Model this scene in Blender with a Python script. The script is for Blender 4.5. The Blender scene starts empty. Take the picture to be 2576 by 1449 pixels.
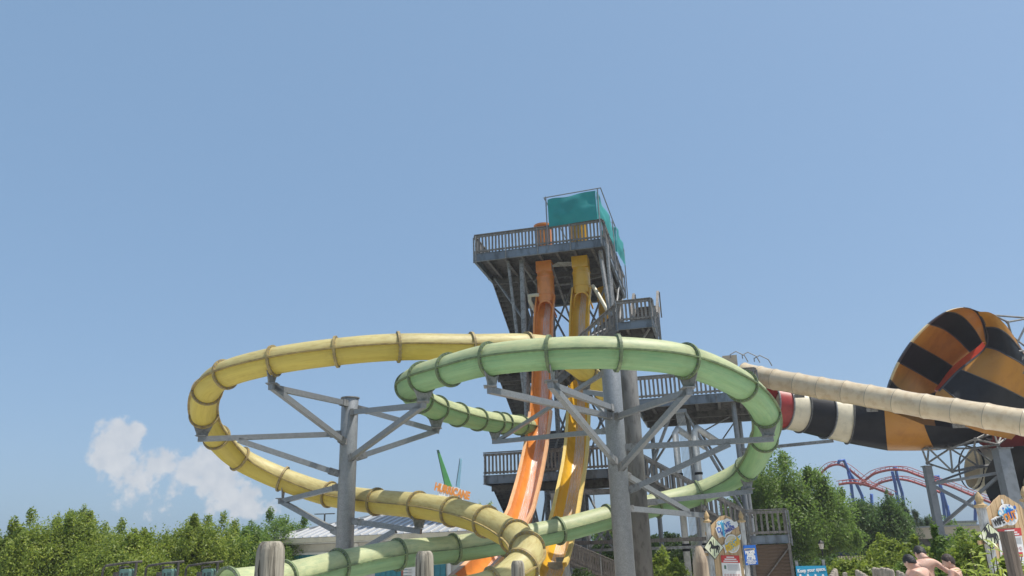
import bpy, bmesh, math, random
import numpy as np
from mathutils import Vector, Matrix, noise as mnoise
random.seed(7); RNG = np.random.default_rng(7)
SC = bpy.context.scene
COL = SC.collection
PI = math.pi

# ------------------------------------------------------------------ camera
FPX, PW, PHH, CAMZ = 1983.0, 2576.0, 1449.0, 1.5
_up = np.array([-179.0, -5790.0, FPX]); _up /= np.linalg.norm(_up)
_fw = np.array([0, 0, 1.0]) - _up * _up[2]; _fw /= np.linalg.norm(_fw)
_rt = np.cross(_fw, _up)
if _rt[0] < 0: _rt = -_rt
RW = np.stack([_rt, _fw, _up])
cd = bpy.data.cameras.new('camera'); cam = bpy.data.objects.new('camera', cd); COL.objects.link(cam)
cd.sensor_width = 36.0; cd.lens = FPX / PW * 36.0; cd.clip_start = 0.1; cd.clip_end = 5000
cam.matrix_world = Matrix(((RW[0,0], -RW[0,1], -RW[0,2], 0), (RW[1,0], -RW[1,1], -RW[1,2], 0),
                           (RW[2,0], -RW[2,1], -RW[2,2], CAMZ), (0, 0, 0, 1)))
SC.camera = cam
def ray(x, y): return RW @ np.array([(x - PW/2)/FPX, (y - PHH/2)/FPX, 1.0])
def P(x, y, Z): d = ray(x, y); return Vector((d[0]*Z, d[1]*Z, d[2]*Z + CAMZ))
def PY(x, y, Y): return P(x, y, Y / ray(x, y)[1])
def PH(x, y, h): return P(x, y, (h - CAMZ) / ray(x, y)[2])
def proj(p):
    c = RW.T @ (np.array(p) - np.array([0, 0, CAMZ])); return c[0]/c[2]*FPX + PW/2, c[1]/c[2]*FPX + PHH/2, c[2]

# ------------------------------------------------------------------ sky, sun, exposure
SUN_EL = math.radians(66); SUN_AZ = math.radians(103)      # azimuth from +Y towards +X
sdir = Vector((math.sin(SUN_AZ)*math.cos(SUN_EL), math.cos(SUN_AZ)*math.cos(SUN_EL), math.sin(SUN_EL)))
world = bpy.data.worlds.new('World'); SC.world = world; world.use_nodes = True
wn, wl = world.node_tree.nodes, world.node_tree.links
bg = wn['Background']; bg.inputs['Strength'].default_value = 0.1
sky = wn.new('ShaderNodeTexSky'); sky.sky_type = 'NISHITA'; sky.sun_disc = False
sky.sun_elevation = SUN_EL; sky.sun_rotation = SUN_AZ; sky.air_density = 0.9; sky.dust_density = 2.6; sky.ozone_density = 1.0; sky.altitude = 100
def wmath(op, a, b=None, c=None, clamp=False):
    n = wn.new('ShaderNodeMath'); n.operation = op; n.use_clamp = clamp
    for i, v in enumerate((a, b, c)):
        if v is None: continue
        if isinstance(v, (int, float)): n.inputs[i].default_value = v
        else: wl.new(v, n.inputs[i])
    return n.outputs[0]
tc = wn.new('ShaderNodeTexCoord')
CLOUDS = [(300,1108,44,1),(335,1090,26,.95),(275,1140,40,1),(300,1165,40,.8),(345,1212,52,.6),(395,1168,34,.7),(430,1175,34,.65),
          (470,1190,36,.75),(530,1172,40,1),(545,1205,44,1),(570,1240,44,.85),(605,1262,44,.85),(630,1270,30,.8),(690,1283,22,.5),(440,1215,46,.42),(390,1262,44,.3)]
acc = None
for (cx, cy, r, s) in CLOUDS:
    d = Vector(ray(cx, cy)).normalized()
    vd = wn.new('ShaderNodeVectorMath'); vd.operation = 'DISTANCE'; wl.new(tc.outputs['Generated'], vd.inputs[0]); vd.inputs[1].default_value = d
    v = wmath('MULTIPLY', wmath('SUBTRACT', 1.0, wmath('DIVIDE', vd.outputs['Value'], 1.55*r/FPX), clamp=True), s)
    acc = v if acc is None else wmath('MAXIMUM', acc, v)
nz = wn.new('ShaderNodeTexNoise'); nz.inputs['Scale'].default_value = 72; nz.inputs['Detail'].default_value = 7; nz.inputs['Roughness'].default_value = .58
wl.new(tc.outputs['Generated'], nz.inputs['Vector'])
dens = wmath('ADD', acc, wmath('MULTIPLY', wmath('SUBTRACT', nz.outputs['Fac'], 0.5), 1.1))
mr = wn.new('ShaderNodeMapRange'); mr.interpolation_type = 'SMOOTHSTEP'; wl.new(dens, mr.inputs['Value'])
mr.inputs['From Min'].default_value = .16; mr.inputs['From Max'].default_value = .5; mr.inputs['To Max'].default_value = .84
has = wmath('MULTIPLY', mr.outputs[0], wmath('GREATER_THAN', acc, 0.02))
nz2 = wn.new('ShaderNodeTexNoise'); nz2.inputs['Scale'].default_value = 70; nz2.inputs['Detail'].default_value = 4
wl.new(tc.outputs['Generated'], nz2.inputs['Vector'])
ccol = wn.new('ShaderNodeMix'); ccol.data_type = 'RGBA'; wl.new(nz2.outputs['Fac'], ccol.inputs['Factor'])
ccol.inputs[6].default_value = (3.6, 4.0, 4.6, 1); ccol.inputs[7].default_value = (6.0, 6.0, 6.05, 1)
smix = wn.new('ShaderNodeMix'); smix.data_type = 'RGBA'; wl.new(has, smix.inputs['Factor']); hz = wn.new('ShaderNodeVectorMath'); hz.operation = 'MULTIPLY_ADD'; wl.new(sky.outputs['Color'], hz.inputs[0]); hz.inputs[1].default_value = (.52,.52,.52); hz.inputs[2].default_value = (1.12,1.92,2.95)
wl.new(hz.outputs[0], smix.inputs[6]); wl.new(ccol.outputs[2], smix.inputs[7])
wl.new(smix.outputs[2], bg.inputs['Color'])
sl = bpy.data.lights.new('sun', 'SUN'); sl.energy = 3.9; sl.angle = math.radians(.6); sl.color = (1, .955, .88)
sun = bpy.data.objects.new('sun', sl); COL.objects.link(sun); sun.rotation_euler = sdir.to_track_quat('Z', 'Y').to_euler(); sun.location = (30, -10, 60)
SC.view_settings.view_transform = 'Standard'; SC.view_settings.look = 'None'; SC.view_settings.exposure = 0.42; SC.view_settings.gamma = 1.0
SC.view_settings.use_curve_mapping = False
SC.cycles.max_bounces = 8; SC.cycles.transparent_max_bounces = 12

# ------------------------------------------------------------------ materials
MATS = {}
def mat(name, col, rough=.55, var=.12, scale=4.0, col2=None, mixlo=.45, mixhi=.65, bump=0.0, bscale=None, metal=0.0, trans=0.0, stretch=(1,1,1), coords='Object',
        leafvar=0.0, coat=0.0, detail=5, tcol=None, spec=.5, objvar=0.0, grime=None):
    if name in MATS: return MATS[name]
    m = bpy.data.materials.new(name); m.use_nodes = True; MATS[name] = m
    n, l = m.node_tree.nodes, m.node_tree.links
    b = n['Principled BSDF']; out = n['Material Output']
    b.inputs['Roughness'].default_value = rough; b.inputs['Metallic'].default_value = metal; b.inputs['Coat Weight'].default_value = coat
    b.inputs['Specular IOR Level'].default_value = spec
    t = n.new('ShaderNodeTexCoord'); mp = n.new('ShaderNodeMapping'); mp.inputs['Scale'].default_value = stretch
    l.new(t.outputs[coords], mp.inputs['Vector'])
    nz = n.new('ShaderNodeTexNoise'); nz.inputs['Scale'].default_value = scale; nz.inputs['Detail'].default_value = detail; nz.inputs['Roughness'].default_value = .6
    l.new(mp.outputs[0], nz.inputs['Vector'])
    c2 = col2 if col2 else tuple(max(0, c*(1-2.2*var)) for c in col)
    r = n.new('ShaderNodeMapRange'); r.interpolation_type = 'SMOOTHSTEP'; r.inputs['From Min'].default_value = mixlo; r.inputs['From Max'].default_value = mixhi
    l.new(nz.outputs['Fac'], r.inputs['Value'])
    mx = n.new('ShaderNodeMix'); mx.data_type = 'RGBA'; l.new(r.outputs[0], mx.inputs['Factor'])
    mx.inputs[6].default_value = (*col, 1); mx.inputs[7].default_value = (*c2, 1)
    n2 = n.new('ShaderNodeTexNoise'); n2.inputs['Scale'].default_value = scale*.23; n2.inputs['Detail'].default_value = 3; l.new(mp.outputs[0], n2.inputs['Vector'])
    hs = n.new('ShaderNodeHueSaturation'); l.new(mx.outputs[2], hs.inputs['Color'])
    v = n.new('ShaderNodeMapRange'); v.inputs['To Min'].default_value = 1-var*1.3; v.inputs['To Max'].default_value = 1+var*1.3; l.new(n2.outputs['Fac'], v.inputs['Value'])
    v.inputs['From Min'].default_value = .25; v.inputs['From Max'].default_value = .75
    if leafvar:
        g = n.new('ShaderNodeNewGeometry'); a = n.new('ShaderNodeMapRange'); l.new(g.outputs['Random Per Island'], a.inputs['Value'])
        a.inputs['To Min'].default_value = 1-leafvar; a.inputs['To Max'].default_value = 1+leafvar
        mm = n.new('ShaderNodeMath'); mm.operation = 'MULTIPLY'; l.new(a.outputs[0], mm.inputs[0]); l.new(v.outputs[0], mm.inputs[1]); l.new(mm.outputs[0], hs.inputs['Value'])
        hh = n.new('ShaderNodeMapRange'); l.new(g.outputs['Random Per Island'], hh.inputs['Value']); hh.inputs['To Min'].default_value = .515; hh.inputs['To Max'].default_value = .475
        l.new(hh.outputs[0], hs.inputs['Hue'])
    elif objvar:
        oi = n.new('ShaderNodeObjectInfo'); a = n.new('ShaderNodeMapRange'); l.new(oi.outputs['Random'], a.inputs['Value']); a.inputs['To Min'].default_value = 1-objvar; a.inputs['To Max'].default_value = 1+objvar
        mm = n.new('ShaderNodeMath'); mm.operation = 'MULTIPLY'; l.new(a.outputs[0], mm.inputs[0]); l.new(v.outputs[0], mm.inputs[1]); l.new(mm.outputs[0], hs.inputs['Value'])
    else: l.new(v.outputs[0], hs.inputs['Value'])
    outc = hs.outputs[0]
    if grime:
        ga = n.new('ShaderNodeAttribute'); ga.attribute_name = 'grime'; gn = n.new('ShaderNodeTexNoise'); gn.inputs['Scale'].default_value = 7; gn.inputs['Detail'].default_value = 6; l.new(t.outputs['Object'], gn.inputs['Vector'])
        gm = n.new('ShaderNodeMath'); gm.operation = 'MULTIPLY_ADD'; l.new(gn.outputs['Fac'], gm.inputs[0]); gm.inputs[1].default_value = 1.5; gm.inputs[2].default_value = -.5
        g2 = n.new('ShaderNodeMath'); g2.operation = 'MULTIPLY'; g2.use_clamp = True; l.new(ga.outputs['Fac'], g2.inputs[0]); l.new(gm.outputs[0], g2.inputs[1])
        g3 = n.new('ShaderNodeMix'); g3.data_type = 'RGBA'; l.new(g2.outputs[0], g3.inputs['Factor']); l.new(outc, g3.inputs[6]); g3.inputs[7].default_value = (*grime, 1); outc = g3.outputs[2]
    l.new(outc, b.inputs['Base Color'])
    if bump:
        bn = n.new('ShaderNodeTexNoise'); bn.inputs['Scale'].default_value = bscale or scale*3; bn.inputs['Detail'].default_value = 4; l.new(mp.outputs[0], bn.inputs['Vector'])
        bp = n.new('ShaderNodeBump'); bp.inputs['Strength'].default_value = bump; bp.inputs['Distance'].default_value = .02; l.new(bn.outputs['Fac'], bp.inputs['Height']); l.new(bp.outputs[0], b.inputs['Normal'])
    if trans:
        tr = n.new('ShaderNodeBsdfTranslucent')
        if tcol: tr.inputs['Color'].default_value = (*tcol, 1)
        else: l.new(hs.outputs[0], tr.inputs['Color'])
        ms = n.new('ShaderNodeMixShader'); ms.inputs[0].default_value = trans
        l.new(b.outputs[0], ms.inputs[1]); l.new(tr.outputs[0], ms.inputs[2]); l.new(ms.outputs[0], out.inputs['Surface'])
    return m

M = dict(
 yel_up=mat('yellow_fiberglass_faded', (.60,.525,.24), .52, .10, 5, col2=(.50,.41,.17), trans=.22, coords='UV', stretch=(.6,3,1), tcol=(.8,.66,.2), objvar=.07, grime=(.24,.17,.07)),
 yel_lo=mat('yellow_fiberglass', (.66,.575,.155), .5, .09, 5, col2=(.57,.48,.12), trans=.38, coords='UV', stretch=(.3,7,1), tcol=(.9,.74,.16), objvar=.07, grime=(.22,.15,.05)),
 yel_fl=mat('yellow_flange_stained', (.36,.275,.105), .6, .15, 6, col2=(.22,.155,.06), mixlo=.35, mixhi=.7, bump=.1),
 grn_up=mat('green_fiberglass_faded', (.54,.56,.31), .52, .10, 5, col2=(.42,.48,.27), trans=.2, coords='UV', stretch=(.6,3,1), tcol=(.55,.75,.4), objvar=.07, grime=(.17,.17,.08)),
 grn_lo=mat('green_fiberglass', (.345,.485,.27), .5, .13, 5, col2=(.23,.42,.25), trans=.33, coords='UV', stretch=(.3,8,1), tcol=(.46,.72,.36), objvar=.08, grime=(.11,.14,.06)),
 grn_fl=mat('green_flange_stained', (.17,.22,.10), .6, .15, 6, col2=(.09,.125,.06), mixlo=.35, mixhi=.7, bump=.1),
 galv=mat('galvanized_steel', (.265,.278,.288), .5, .08, 30, col2=(.205,.216,.225), metal=.3, objvar=.1, bump=.04, mixlo=.35, mixhi=.65),
 galv2=mat('galvanized_steel_dull', (.25,.25,.245), .6, .18, 9, col2=(.15,.148,.142), metal=.15, objvar=.12, bump=.05),
 fascia=mat('blue_grey_steel', (.17,.20,.235), .55, .2, 3, col2=(.10,.115,.13), metal=.2, stretch=(1,1,.35)),
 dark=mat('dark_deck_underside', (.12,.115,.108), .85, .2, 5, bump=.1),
 wood=mat('weathered_wood', (.225,.205,.183), .85, .18, 9, col2=(.13,.115,.102), objvar=.2, stretch=(3,3,.5), bump=.25, mixlo=.4, mixhi=.68),
 wood2=mat('weathered_wood_dark', (.19,.17,.152), .85, .18, 9, col2=(.10,.088,.076), objvar=.15, stretch=(3,3,.5), bump=.25),
 orange=mat('orange_fiberglass', (.80,.28,.055), .22, .06, 2, coat=.3, trans=.12, tcol=(.9,.3,.04)),
 oran_lip=mat('orange_fiberglass_faded', (.82,.45,.23), .35, .06, 2, trans=.08),
 gold=mat('gold_fiberglass', (.76,.43,.035), .22, .06, 2, coat=.3, trans=.12, tcol=(.9,.5,.03)),
 gold_lip=mat('gold_fiberglass_faded', (.78,.56,.17), .35, .06, 2, trans=.08),
 teal=mat('teal_shade_cloth', (.02,.265,.265), .8, .06, 1.2, trans=.06, bump=.0),
 tan=mat('tan_fiberglass', (.72,.60,.41), .28, .07, 3, col2=(.62,.49,.31), coat=.35, trans=.14, tcol=(.75,.52,.26)),
 cream=mat('cream_fiberglass', (.70,.62,.45), .4, .06, 3, trans=.06),
 black=mat('black_fiberglass', (.014,.014,.017), .5, .15, 3, spec=.18),
 amber=mat('amber_fiberglass', (.44,.185,.016), .4, .1, 1.2, col2=(.36,.14,.012), trans=.05, tcol=(.6,.25,.02)),
 red=mat('red_fiberglass', (.34,.03,.025), .4, .1, 3, trans=.1),
 white=mat('white_paint', (.75,.74,.70), .5, .05, 5),
 pvc=mat('grey_pvc', (.55,.55,.53), .5, .08, 4, col2=(.40,.40,.38)),
 concrete=mat('concrete', (.40,.39,.36), .85, .12, 3, bump=.15),
 ground=mat('ground_grass', (.07,.10,.035), .9, .25, 2, col2=(.12,.12,.06), bump=.3),
 path=mat('path_concrete', (.45,.43,.39), .9, .1, 1.5, bump=.1),
)

# ------------------------------------------------------------------ object helpers
ORG = {}
def link(name, data, parent=None):
    o = bpy.data.objects.new(name, data); COL.objects.link(o)
    if parent is not None: o.parent = parent; ORG[o] = ORG.get(parent, Vector((0,0,0)))
    return o
def tag(o, label=None, cat=None, group=None, kind=None):
    if label: o['label'] = label
    if cat: o['category'] = cat
    if group: o['group'] = group
    if kind: o['kind'] = kind
    return o
def thing(name, label, cat, loc, group=None):
    o = link(name, None); o.empty_display_size = .2; o.location = loc; ORG[o] = Vector(loc)
    return tag(o, label, cat, group)
def V(*a): return Vector(a)
class MB:
    """collects geometry in world coordinates, builds ONE mesh object"""
    def __init__(s): s.v = []; s.f = []; s.uv = None; s.gr = None; s.mi = []; s.cur = 0
    def add(s, vs, fs, mi=None):
        k = len(s.v); s.v += [tuple(p) for p in vs]; s.f += [tuple(i + k for i in f) for f in fs]; s.mi += [s.cur if mi is None else mi]*len(fs); return s
    def box(s, c, sx, sy, sz, rot=None, mi=None):
        c = Vector(c); vs = []
        for z in (-.5,.5):
            for x, y in ((-.5,-.5),(.5,-.5),(.5,.5),(-.5,.5)):
                p = Vector((x*sx, y*sy, z*sz))
                if rot is not None: p = rot @ p
                vs.append(c + p)
        return s.add(vs, [(3,2,1,0),(4,5,6,7),(0,1,5,4),(1,2,6,5),(2,3,7,6),(3,0,4,7)], mi)
    def beam(s, p, q, w, h=None, up=None, mi=None):
        p, q = Vector(p), Vector(q); h = h or w; d = (q - p); L = d.length; d.normalize()
        up = Vector(up) if up is not None else Vector((0,0,1))
        if abs(d.dot(up)) > .98: up = Vector((0,1,0))
        sd = d.cross(up).normalized(); u2 = sd.cross(d).normalized()
        vs = [pt + sd*a*w/2 + u2*b*h/2 for pt in (p, q) for a, b in ((-1,-1),(1,-1),(1,1),(-1,1))]
        return s.add(vs, [(0,1,2,3),(7,6,5,4),(4,5,1,0),(5,6,2,1),(6,7,3,2),(7,4,0,3)], mi)
    def tube(s, pts, r, n=10, cap=True, mi=None):
        pts = [Vector(p) for p in pts]; rs = r if isinstance(r, (list, tuple)) else [r]*len(pts)
        rings = []; prev = None
        for i, p in enumerate(pts):
            d = (pts[min(i+1, len(pts)-1)] - pts[max(i-1, 0)]).normalized()
            if prev is None:
                a = Vector((0,0,1)) if abs(d.z) < .9 else Vector((1,0,0)); sd = d.cross(a).normalized()
            else: sd = (prev - d*prev.dot(d)).normalized()
            prev = sd; u = sd.cross(d)
            rings.append([p + (sd*math.cos(2*PI*k/n) + u*math.sin(2*PI*k/n))*rs[i] for k in range(n)])
        vs = [v for R in rings for v in R]; fs = []
        for i in range(len(pts)-1):
            for k in range(n): fs.append((i*n+k, i*n+(k+1)%n, (i+1)*n+(k+1)%n, (i+1)*n+k))
        if cap: fs.append(tuple(range(n-1, -1, -1))); fs.append(tuple((len(pts)-1)*n + k for k in range(n)))
        return s.add(vs, fs, mi)
    def prism(s, poly, a, b, mi=None):
        """poly: list of Vectors (planar); extruded from +a to +b offsets (Vectors)"""
        n = len(poly); vs = [Vector(p) + Vector(a) for p in poly] + [Vector(p) + Vector(b) for p in poly]
        fs = [tuple(range(n-1, -1, -1)), tuple(range(n, 2*n))] + [(i, (i+1) % n, n + (i+1) % n, n + i) for i in range(n)]
        return s.add(vs, fs, mi)
    def lathe(s, c, prof, n=16, axis=None, mi=None):
        """prof: [(r, z)] about vertical through c"""
        c = Vector(c); vs = []; fs = []
        for r, z in prof:
            for k in range(n): vs.append(c + Vector((r*math.cos(2*PI*k/n), r*math.sin(2*PI*k/n), z)))
        for i in range(len(prof)-1):
            for k in range(n): fs.append((i*n+k, i*n+(k+1)%n, (i+1)*n+(k+1)%n, (i+1)*n+k))
        fs.append(tuple(range(n-1, -1, -1))); fs.append(tuple((len(prof)-1)*n + k for k in range(n)))
        return s.add(vs, fs, mi)
    def grid(s, rows, mi=None, closed=False):
        """rows: list of equal-length lists of points"""
        m = len(rows[0]); vs = [p for r in rows for p in r]; fs = []
        for i in range(len(rows)-1):
            for k in range(m if closed else m-1): fs.append((i*m+k, i*m+(k+1)%m, (i+1)*m+(k+1)%m, (i+1)*m+k))
        return s.add(vs, fs, mi)
    def build(s, name, m, parent=None, smooth=False, origin=None, fix=True):
        me = bpy.data.meshes.new(name)
        o = link(name, me, parent)
        og = ORG.get(o)
        if og is None:
            og = Vector(origin) if origin is not None else Vector((0,0,0)); o.location = og; ORG[o] = og
        me.from_pydata([(p[0]-og.x, p[1]-og.y, p[2]-og.z) for p in s.v], [], s.f)
        for mm in (m if isinstance(m, (list, tuple)) else [m]): me.materials.append(mm)
        if any(s.mi): me.polygons.foreach_set('material_index', s.mi)
        if s.uv: 
            ul = me.uv_layers.new(name='UVMap'); uv = np.array(s.uv, dtype=np.float32); li = np.zeros(len(me.loops), dtype=np.int32); me.loops.foreach_get('vertex_index', li)
            ul.data.foreach_set('uv', uv[li].ravel())
        if s.gr:
            at = me.attributes.new('grime', 'FLOAT', 'POINT'); at.data.foreach_set('value', np.array(s.gr, dtype=np.float32))
        if fix:
            bm = bmesh.new(); bm.from_mesh(me); bmesh.ops.recalc_face_normals(bm, faces=bm.faces); bm.to_mesh(me); bm.free()
        if smooth: me.polygons.foreach_set('use_smooth', [True]*len(me.polygons))
        me.update(); return o
def inst(src, name, parent, loc, rot=None, scale=None):
    """another object that shares src's mesh; src mesh is centred on its own origin"""
    o = link(name, src if isinstance(src, bpy.types.Mesh) else src.data, parent); o.location = Vector(loc) - ORG.get(parent, Vector((0,0,0)))
    if rot is not None: o.rotation_euler = rot.to_euler() if hasattr(rot, 'to_euler') else rot
    if scale is not None: o.scale = scale
    return o
def meshdata(mb, name, m, smooth=False):
    o = mb.build(name, m, smooth=smooth); me = o.data; bpy.data.objects.remove(o); return me
def spline(pts, sub):
    """Catmull-Rom through pts; returns dense points, the control points sit at multiples of sub"""
    pts = [Vector(p) for p in pts]; e = [2*pts[0]-pts[1]] + pts + [2*pts[-1]-pts[-2]]; out = []
    for i in range(1, len(e)-2):
        a, b, c, d = e[i-1], e[i], e[i+1], e[i+2]
        for k in range(sub):
            t = k/sub
            out.append(.5*((2*b) + (c-a)*t + (2*a-5*b+4*c-d)*t*t + (3*b-a-3*c+d)*t**3))
    out.append(pts[-1]); return out
def gz(p): return Vector((p[0], p[1], 0))

# ------------------------------------------------------------------ setting
tag(MB().grid([[V(x, y, 0) for x in np.linspace(-900, 900, 9)] for y in np.linspace(-200, 1600, 9)]).build('ground', M['ground']), kind='structure')
tag(MB().prism([V(-45,11.2,0), V(16,13.2,0), V(45,9.2,0), V(45,75,0), V(-45,75,0)], (0,0,.004), (0,0,.03)).build('plaza', mat('pale_concrete', (.56,.54,.50), .85, .06, .6)), kind='structure')
tag(MB().prism([V(-30,-6,0), V(30,-6,0), V(30,9,0), V(16,13,0), V(-30,11,0)], (0,0,.004), (0,0,.06)).build('path', M['path']), kind='structure')

# ------------------------------------------------------------------ enclosed tube slides
def frames(pts):
    fr = []
    for i, p in enumerate(pts):
        t = (pts[min(i+1, len(pts)-1)] - pts[max(i-1, 0)]).normalized()
        s = t.cross(Vector((0,0,1))).normalized(); u = s.cross(t).normalized(); fr.append((p, t, s, u))
    return fr
def tube_slide(name, label, ctrl, R, mu, ml, mf, skip=(), fl=.075):
    root = thing(name, label, 'water slide', gz(ctrl[len(ctrl)//2])); SUB = 8
    dense = spline(ctrl, SUB); fr = frames(dense); L = [0]
    for i in range(1, len(dense)): L.append(L[-1] + (dense[i]-dense[i-1]).length)
    NA = 16
    for i in range(len(ctrl)-1):
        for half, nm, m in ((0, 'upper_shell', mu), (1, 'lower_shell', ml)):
            mb = MB(); mb.uv = []; mb.gr = []; rows = []
            for j in range(i*SUB, (i+1)*SUB+1):
                p, t, s, u = fr[j]; row = []
                for k in range(NA+1):
                    a = PI*k/NA + (PI if half else 0)
                    row.append(p + (s*math.cos(a) + u*math.sin(a))*R); mb.uv.append((L[j] + i*3.7, k/NA + half*2)); mb.gr.append(max(1.0 if j % SUB == 0 else (.45 if j % SUB in (1, SUB-1) else .1), 1.0 if k in (0, NA) else (.35 if k in (1, NA-1) else 0), .5 if half and k == NA//2 + (3 if i % 2 else -3) else 0))
                rows.append(row)
            mb.grid(rows).build(nm, m, root, smooth=True, fix=False)
        mb = MB()
        for sg in (-1, 1):
            rows = []
            for j in range(i*SUB, (i+1)*SUB+1):
                p, t, s, u = fr[j]
                rows.append([p + s*sg*(R-.01) - u*.018, p + s*sg*(R-.01) + u*.018, p + s*sg*(R+fl) + u*.018, p + s*sg*(R+fl) - u*.018])
            mb.grid(rows, closed=True)
        mb.build('side_flange', mf, root)
    for i in range(len(ctrl)):
        if i in skip: continue
        p, t, s, u = fr[i*SUB]; n = 36
        def ring(r, o): return [p + t*o + (s*math.cos(2*PI*k/n) + u*math.sin(2*PI*k/n))*r for k in range(n)]
        fo = MB().grid([ring(R-.01, -.036), ring(R+fl, -.036), ring(R+fl, .036), ring(R-.01, .036), ring(R-.01, -.036)], closed=True).build('flange', mf, root)
        mb = MB()
        for k in range(24):
            a = 2*PI*(k+.5)/24; q = p + (s*math.cos(a) + u*math.sin(a))*(R+fl*.55)
            mb.beam(q - t*.05, q + t*.05, .026)
        tag(mb.build('bolts', M['galv'], fo), kind='stuff')
    return root, fr, SUB

YC = [PH(1560,1045,8.35), PH(1520,985,8.3), PH(1470,932,8.22), PH(1400,885,8.12), PH(1325,872,8.02), PH(1186,873,7.9), PH(1002,873,7.76), PH(847,885,7.6), PH(690,908,7.42),
      PH(567,942,7.18), PH(521,984,6.9), PH(513,1044,6.45), PH(545,1100,5.9), PH(603,1154,5.32), P(711,1205,29.9), P(829,1244,29.4), P(947,1262,28), P(1052,1272,26.6), P(1138,1287,25.2),
      P(1223,1312,23.8), P(1296,1350,22.3), P(1326,1382,21), P(1312,1424,20), P(1245,1474,19.4), P(1150,1500,19), P(1040,1520,18.6)]
GC = [P(1350,1076,41.2), P(1307,1069,37.0), P(1266,1065,34.6), PH(1247,1063,7.05), PH(1202,1055,6.95), PH(1152,1043,6.85), PH(1099,1027,6.76), PH(1056,1005,6.7), PH(1032,972,6.65), PH(1064,950,6.58),
      PH(1132,930,6.53), PH(1232,905,6.48), PH(1383,890,6.43), PH(1552,888,6.36), PH(1724,908,6.25), PH(1866,970,6.05), PH(1925,1040,5.65), PH(1922,1105,5.15), PH(1878,1180,4.4), P(1762,1240,30), P(1650,1270,29.6),
      P(1530,1302,28.8), P(1404,1335,27.6), P(1265,1362,26.4), P(1141,1381,25.4), P(1000,1395,24.1), P(850,1424,22.4), P(715,1457,20.6), P(570,1478,19)]
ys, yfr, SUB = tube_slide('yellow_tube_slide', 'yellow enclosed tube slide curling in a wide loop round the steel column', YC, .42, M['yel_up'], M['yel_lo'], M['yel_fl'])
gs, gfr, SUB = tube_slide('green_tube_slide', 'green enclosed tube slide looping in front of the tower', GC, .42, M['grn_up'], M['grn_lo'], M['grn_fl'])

# ------------------------------------------------------------------ steel columns with arms
def column(label, xt, yt, xb, Z, r, ytop):
    b = P(xb, 1400, Z); base = gz(b)
    # height at which the vertical through base reaches pixel row ytop
    lo, hi = 0, 20
    for _ in range(50):
        m = (lo+hi)/2
        if proj((base.x, base.y, m))[1] > ytop: lo = m
        else: hi = m
    c = thing('support_column', label, 'column', base, 'galvanised columns carrying the tube slides'); c['kind'] = 'thing'
    MB().lathe(base, [(r*1.0, 0), (r, hi-.02), (r*.96, hi)], 32).build('pole', M['galv'], c, smooth=False)
    for pl in c.children:
        for f in pl.data.polygons: f.use_smooth = abs(f.normal.z) < .5
    MB().lathe(base, [(r*1.12, hi), (r*1.12, hi+.035)], 32).build('cap_plate', M['galv2'], c)
    MB().lathe(base, [(r*1.7, 0), (r*1.7, .06)], 32).build('base_plate', M['galv2'], c)
    return c, base, r
def colz(base, y):
    lo, hi = -1, 20
    for _ in range(50):
        m = (lo+hi)/2
        if proj((base.x, base.y, m))[1] > y: lo = m
        else: hi = m
    return lo
def arm(C, ycol, tip, name='arm', w=.15, ext=.0, fr=None):
    c, base, r = C; q = Vector((base.x, base.y, colz(base, ycol))); tip = Vector(tip)
    d = (tip - q).normalized(); hd = Vector((d.x, d.y, 0)).normalized(); st = q + hd*(r-.02)
    mb = MB(); mb.beam(st, tip + d*ext, w, w*1.15); a = mb.build(name, M['galv'], c)
    pl = MB(); sd = hd.cross(Vector((0,0,1)))
    for s in (-1, 1): pl.beam(st + sd*s*(w*.56), st + d*.38 + sd*s*(w*.56), .016, w*1.5)
    pl.build('gusset_plate', M['galv2'], a); return st
def saddle(C, f, drop=.3, R=.42):
    """bracket plate under a tube flange; returns the point where arms meet"""
    p, t, s, u = f; hh = Vector((s.x, s.y, 0)).normalized(); b = p - Vector((0,0,R+drop))
    poly = []
    for k in range(9):
        a = math.radians(228 + 84*k/8); poly.append(p + (s*math.cos(a) + Vector((0,0,1))*math.sin(a))*(R+.05))
    poly += [b + hh*.20 + V(0,0,.1), b + hh*.18, b - hh*.18, b - hh*.20 + V(0,0,.1)]
    tt = Vector((t.x, t.y, 0)).normalized()
    o = MB().prism(poly, tt*.035, tt*.065).build('saddle_plate', M['galv2'], C[0])
    MB().box(b - V(0,0,.0), .34, .34, .03).build('seat_plate', M['galv2'], C[0])
    return b - V(0,0,.1)
C1 = column('galvanised steel column with open top carrying the yellow tube loop', 883, 995, 866, 27.0, .305, 1003)
C2 = column('thick galvanised steel column standing inside the green tube loop', 1545, 930, 1570, 25.0, .32, 905)
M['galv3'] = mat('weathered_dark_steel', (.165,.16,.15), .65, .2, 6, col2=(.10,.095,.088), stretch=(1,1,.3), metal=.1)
C3 = column('dark weathered galvanised column directly behind the thick column in the green loop', 1590, 930, 1616, 28.3, .34, 915)
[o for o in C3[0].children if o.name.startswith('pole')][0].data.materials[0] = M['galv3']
YF = lambda i: yfr[i*SUB]
GF = lambda i: gfr[i*SUB]
t = saddle(C1, YF(8)); arm(C1, 1018, t, ext=.12); arm(C1, 1115, t, 'brace')
t = saddle(C1, YF(11)); arm(C1, 1092, t, ext=.12); q = P(575,1102,26.6); arm(C1, 1192, t.lerp(Vector((C1[1].x, C1[1].y, colz(C1[1], 1092))), .24) - V(0,0,.08), 'brace')
t = saddle(C1, GF(9)); arm(C1, 1040, t, ext=.1); arm(C1, 1155, t, 'brace')
t = saddle(C1, GF(6)); arm(C1, 1028, t, ext=.1); arm(C1, 1152, t, 'brace')
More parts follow.
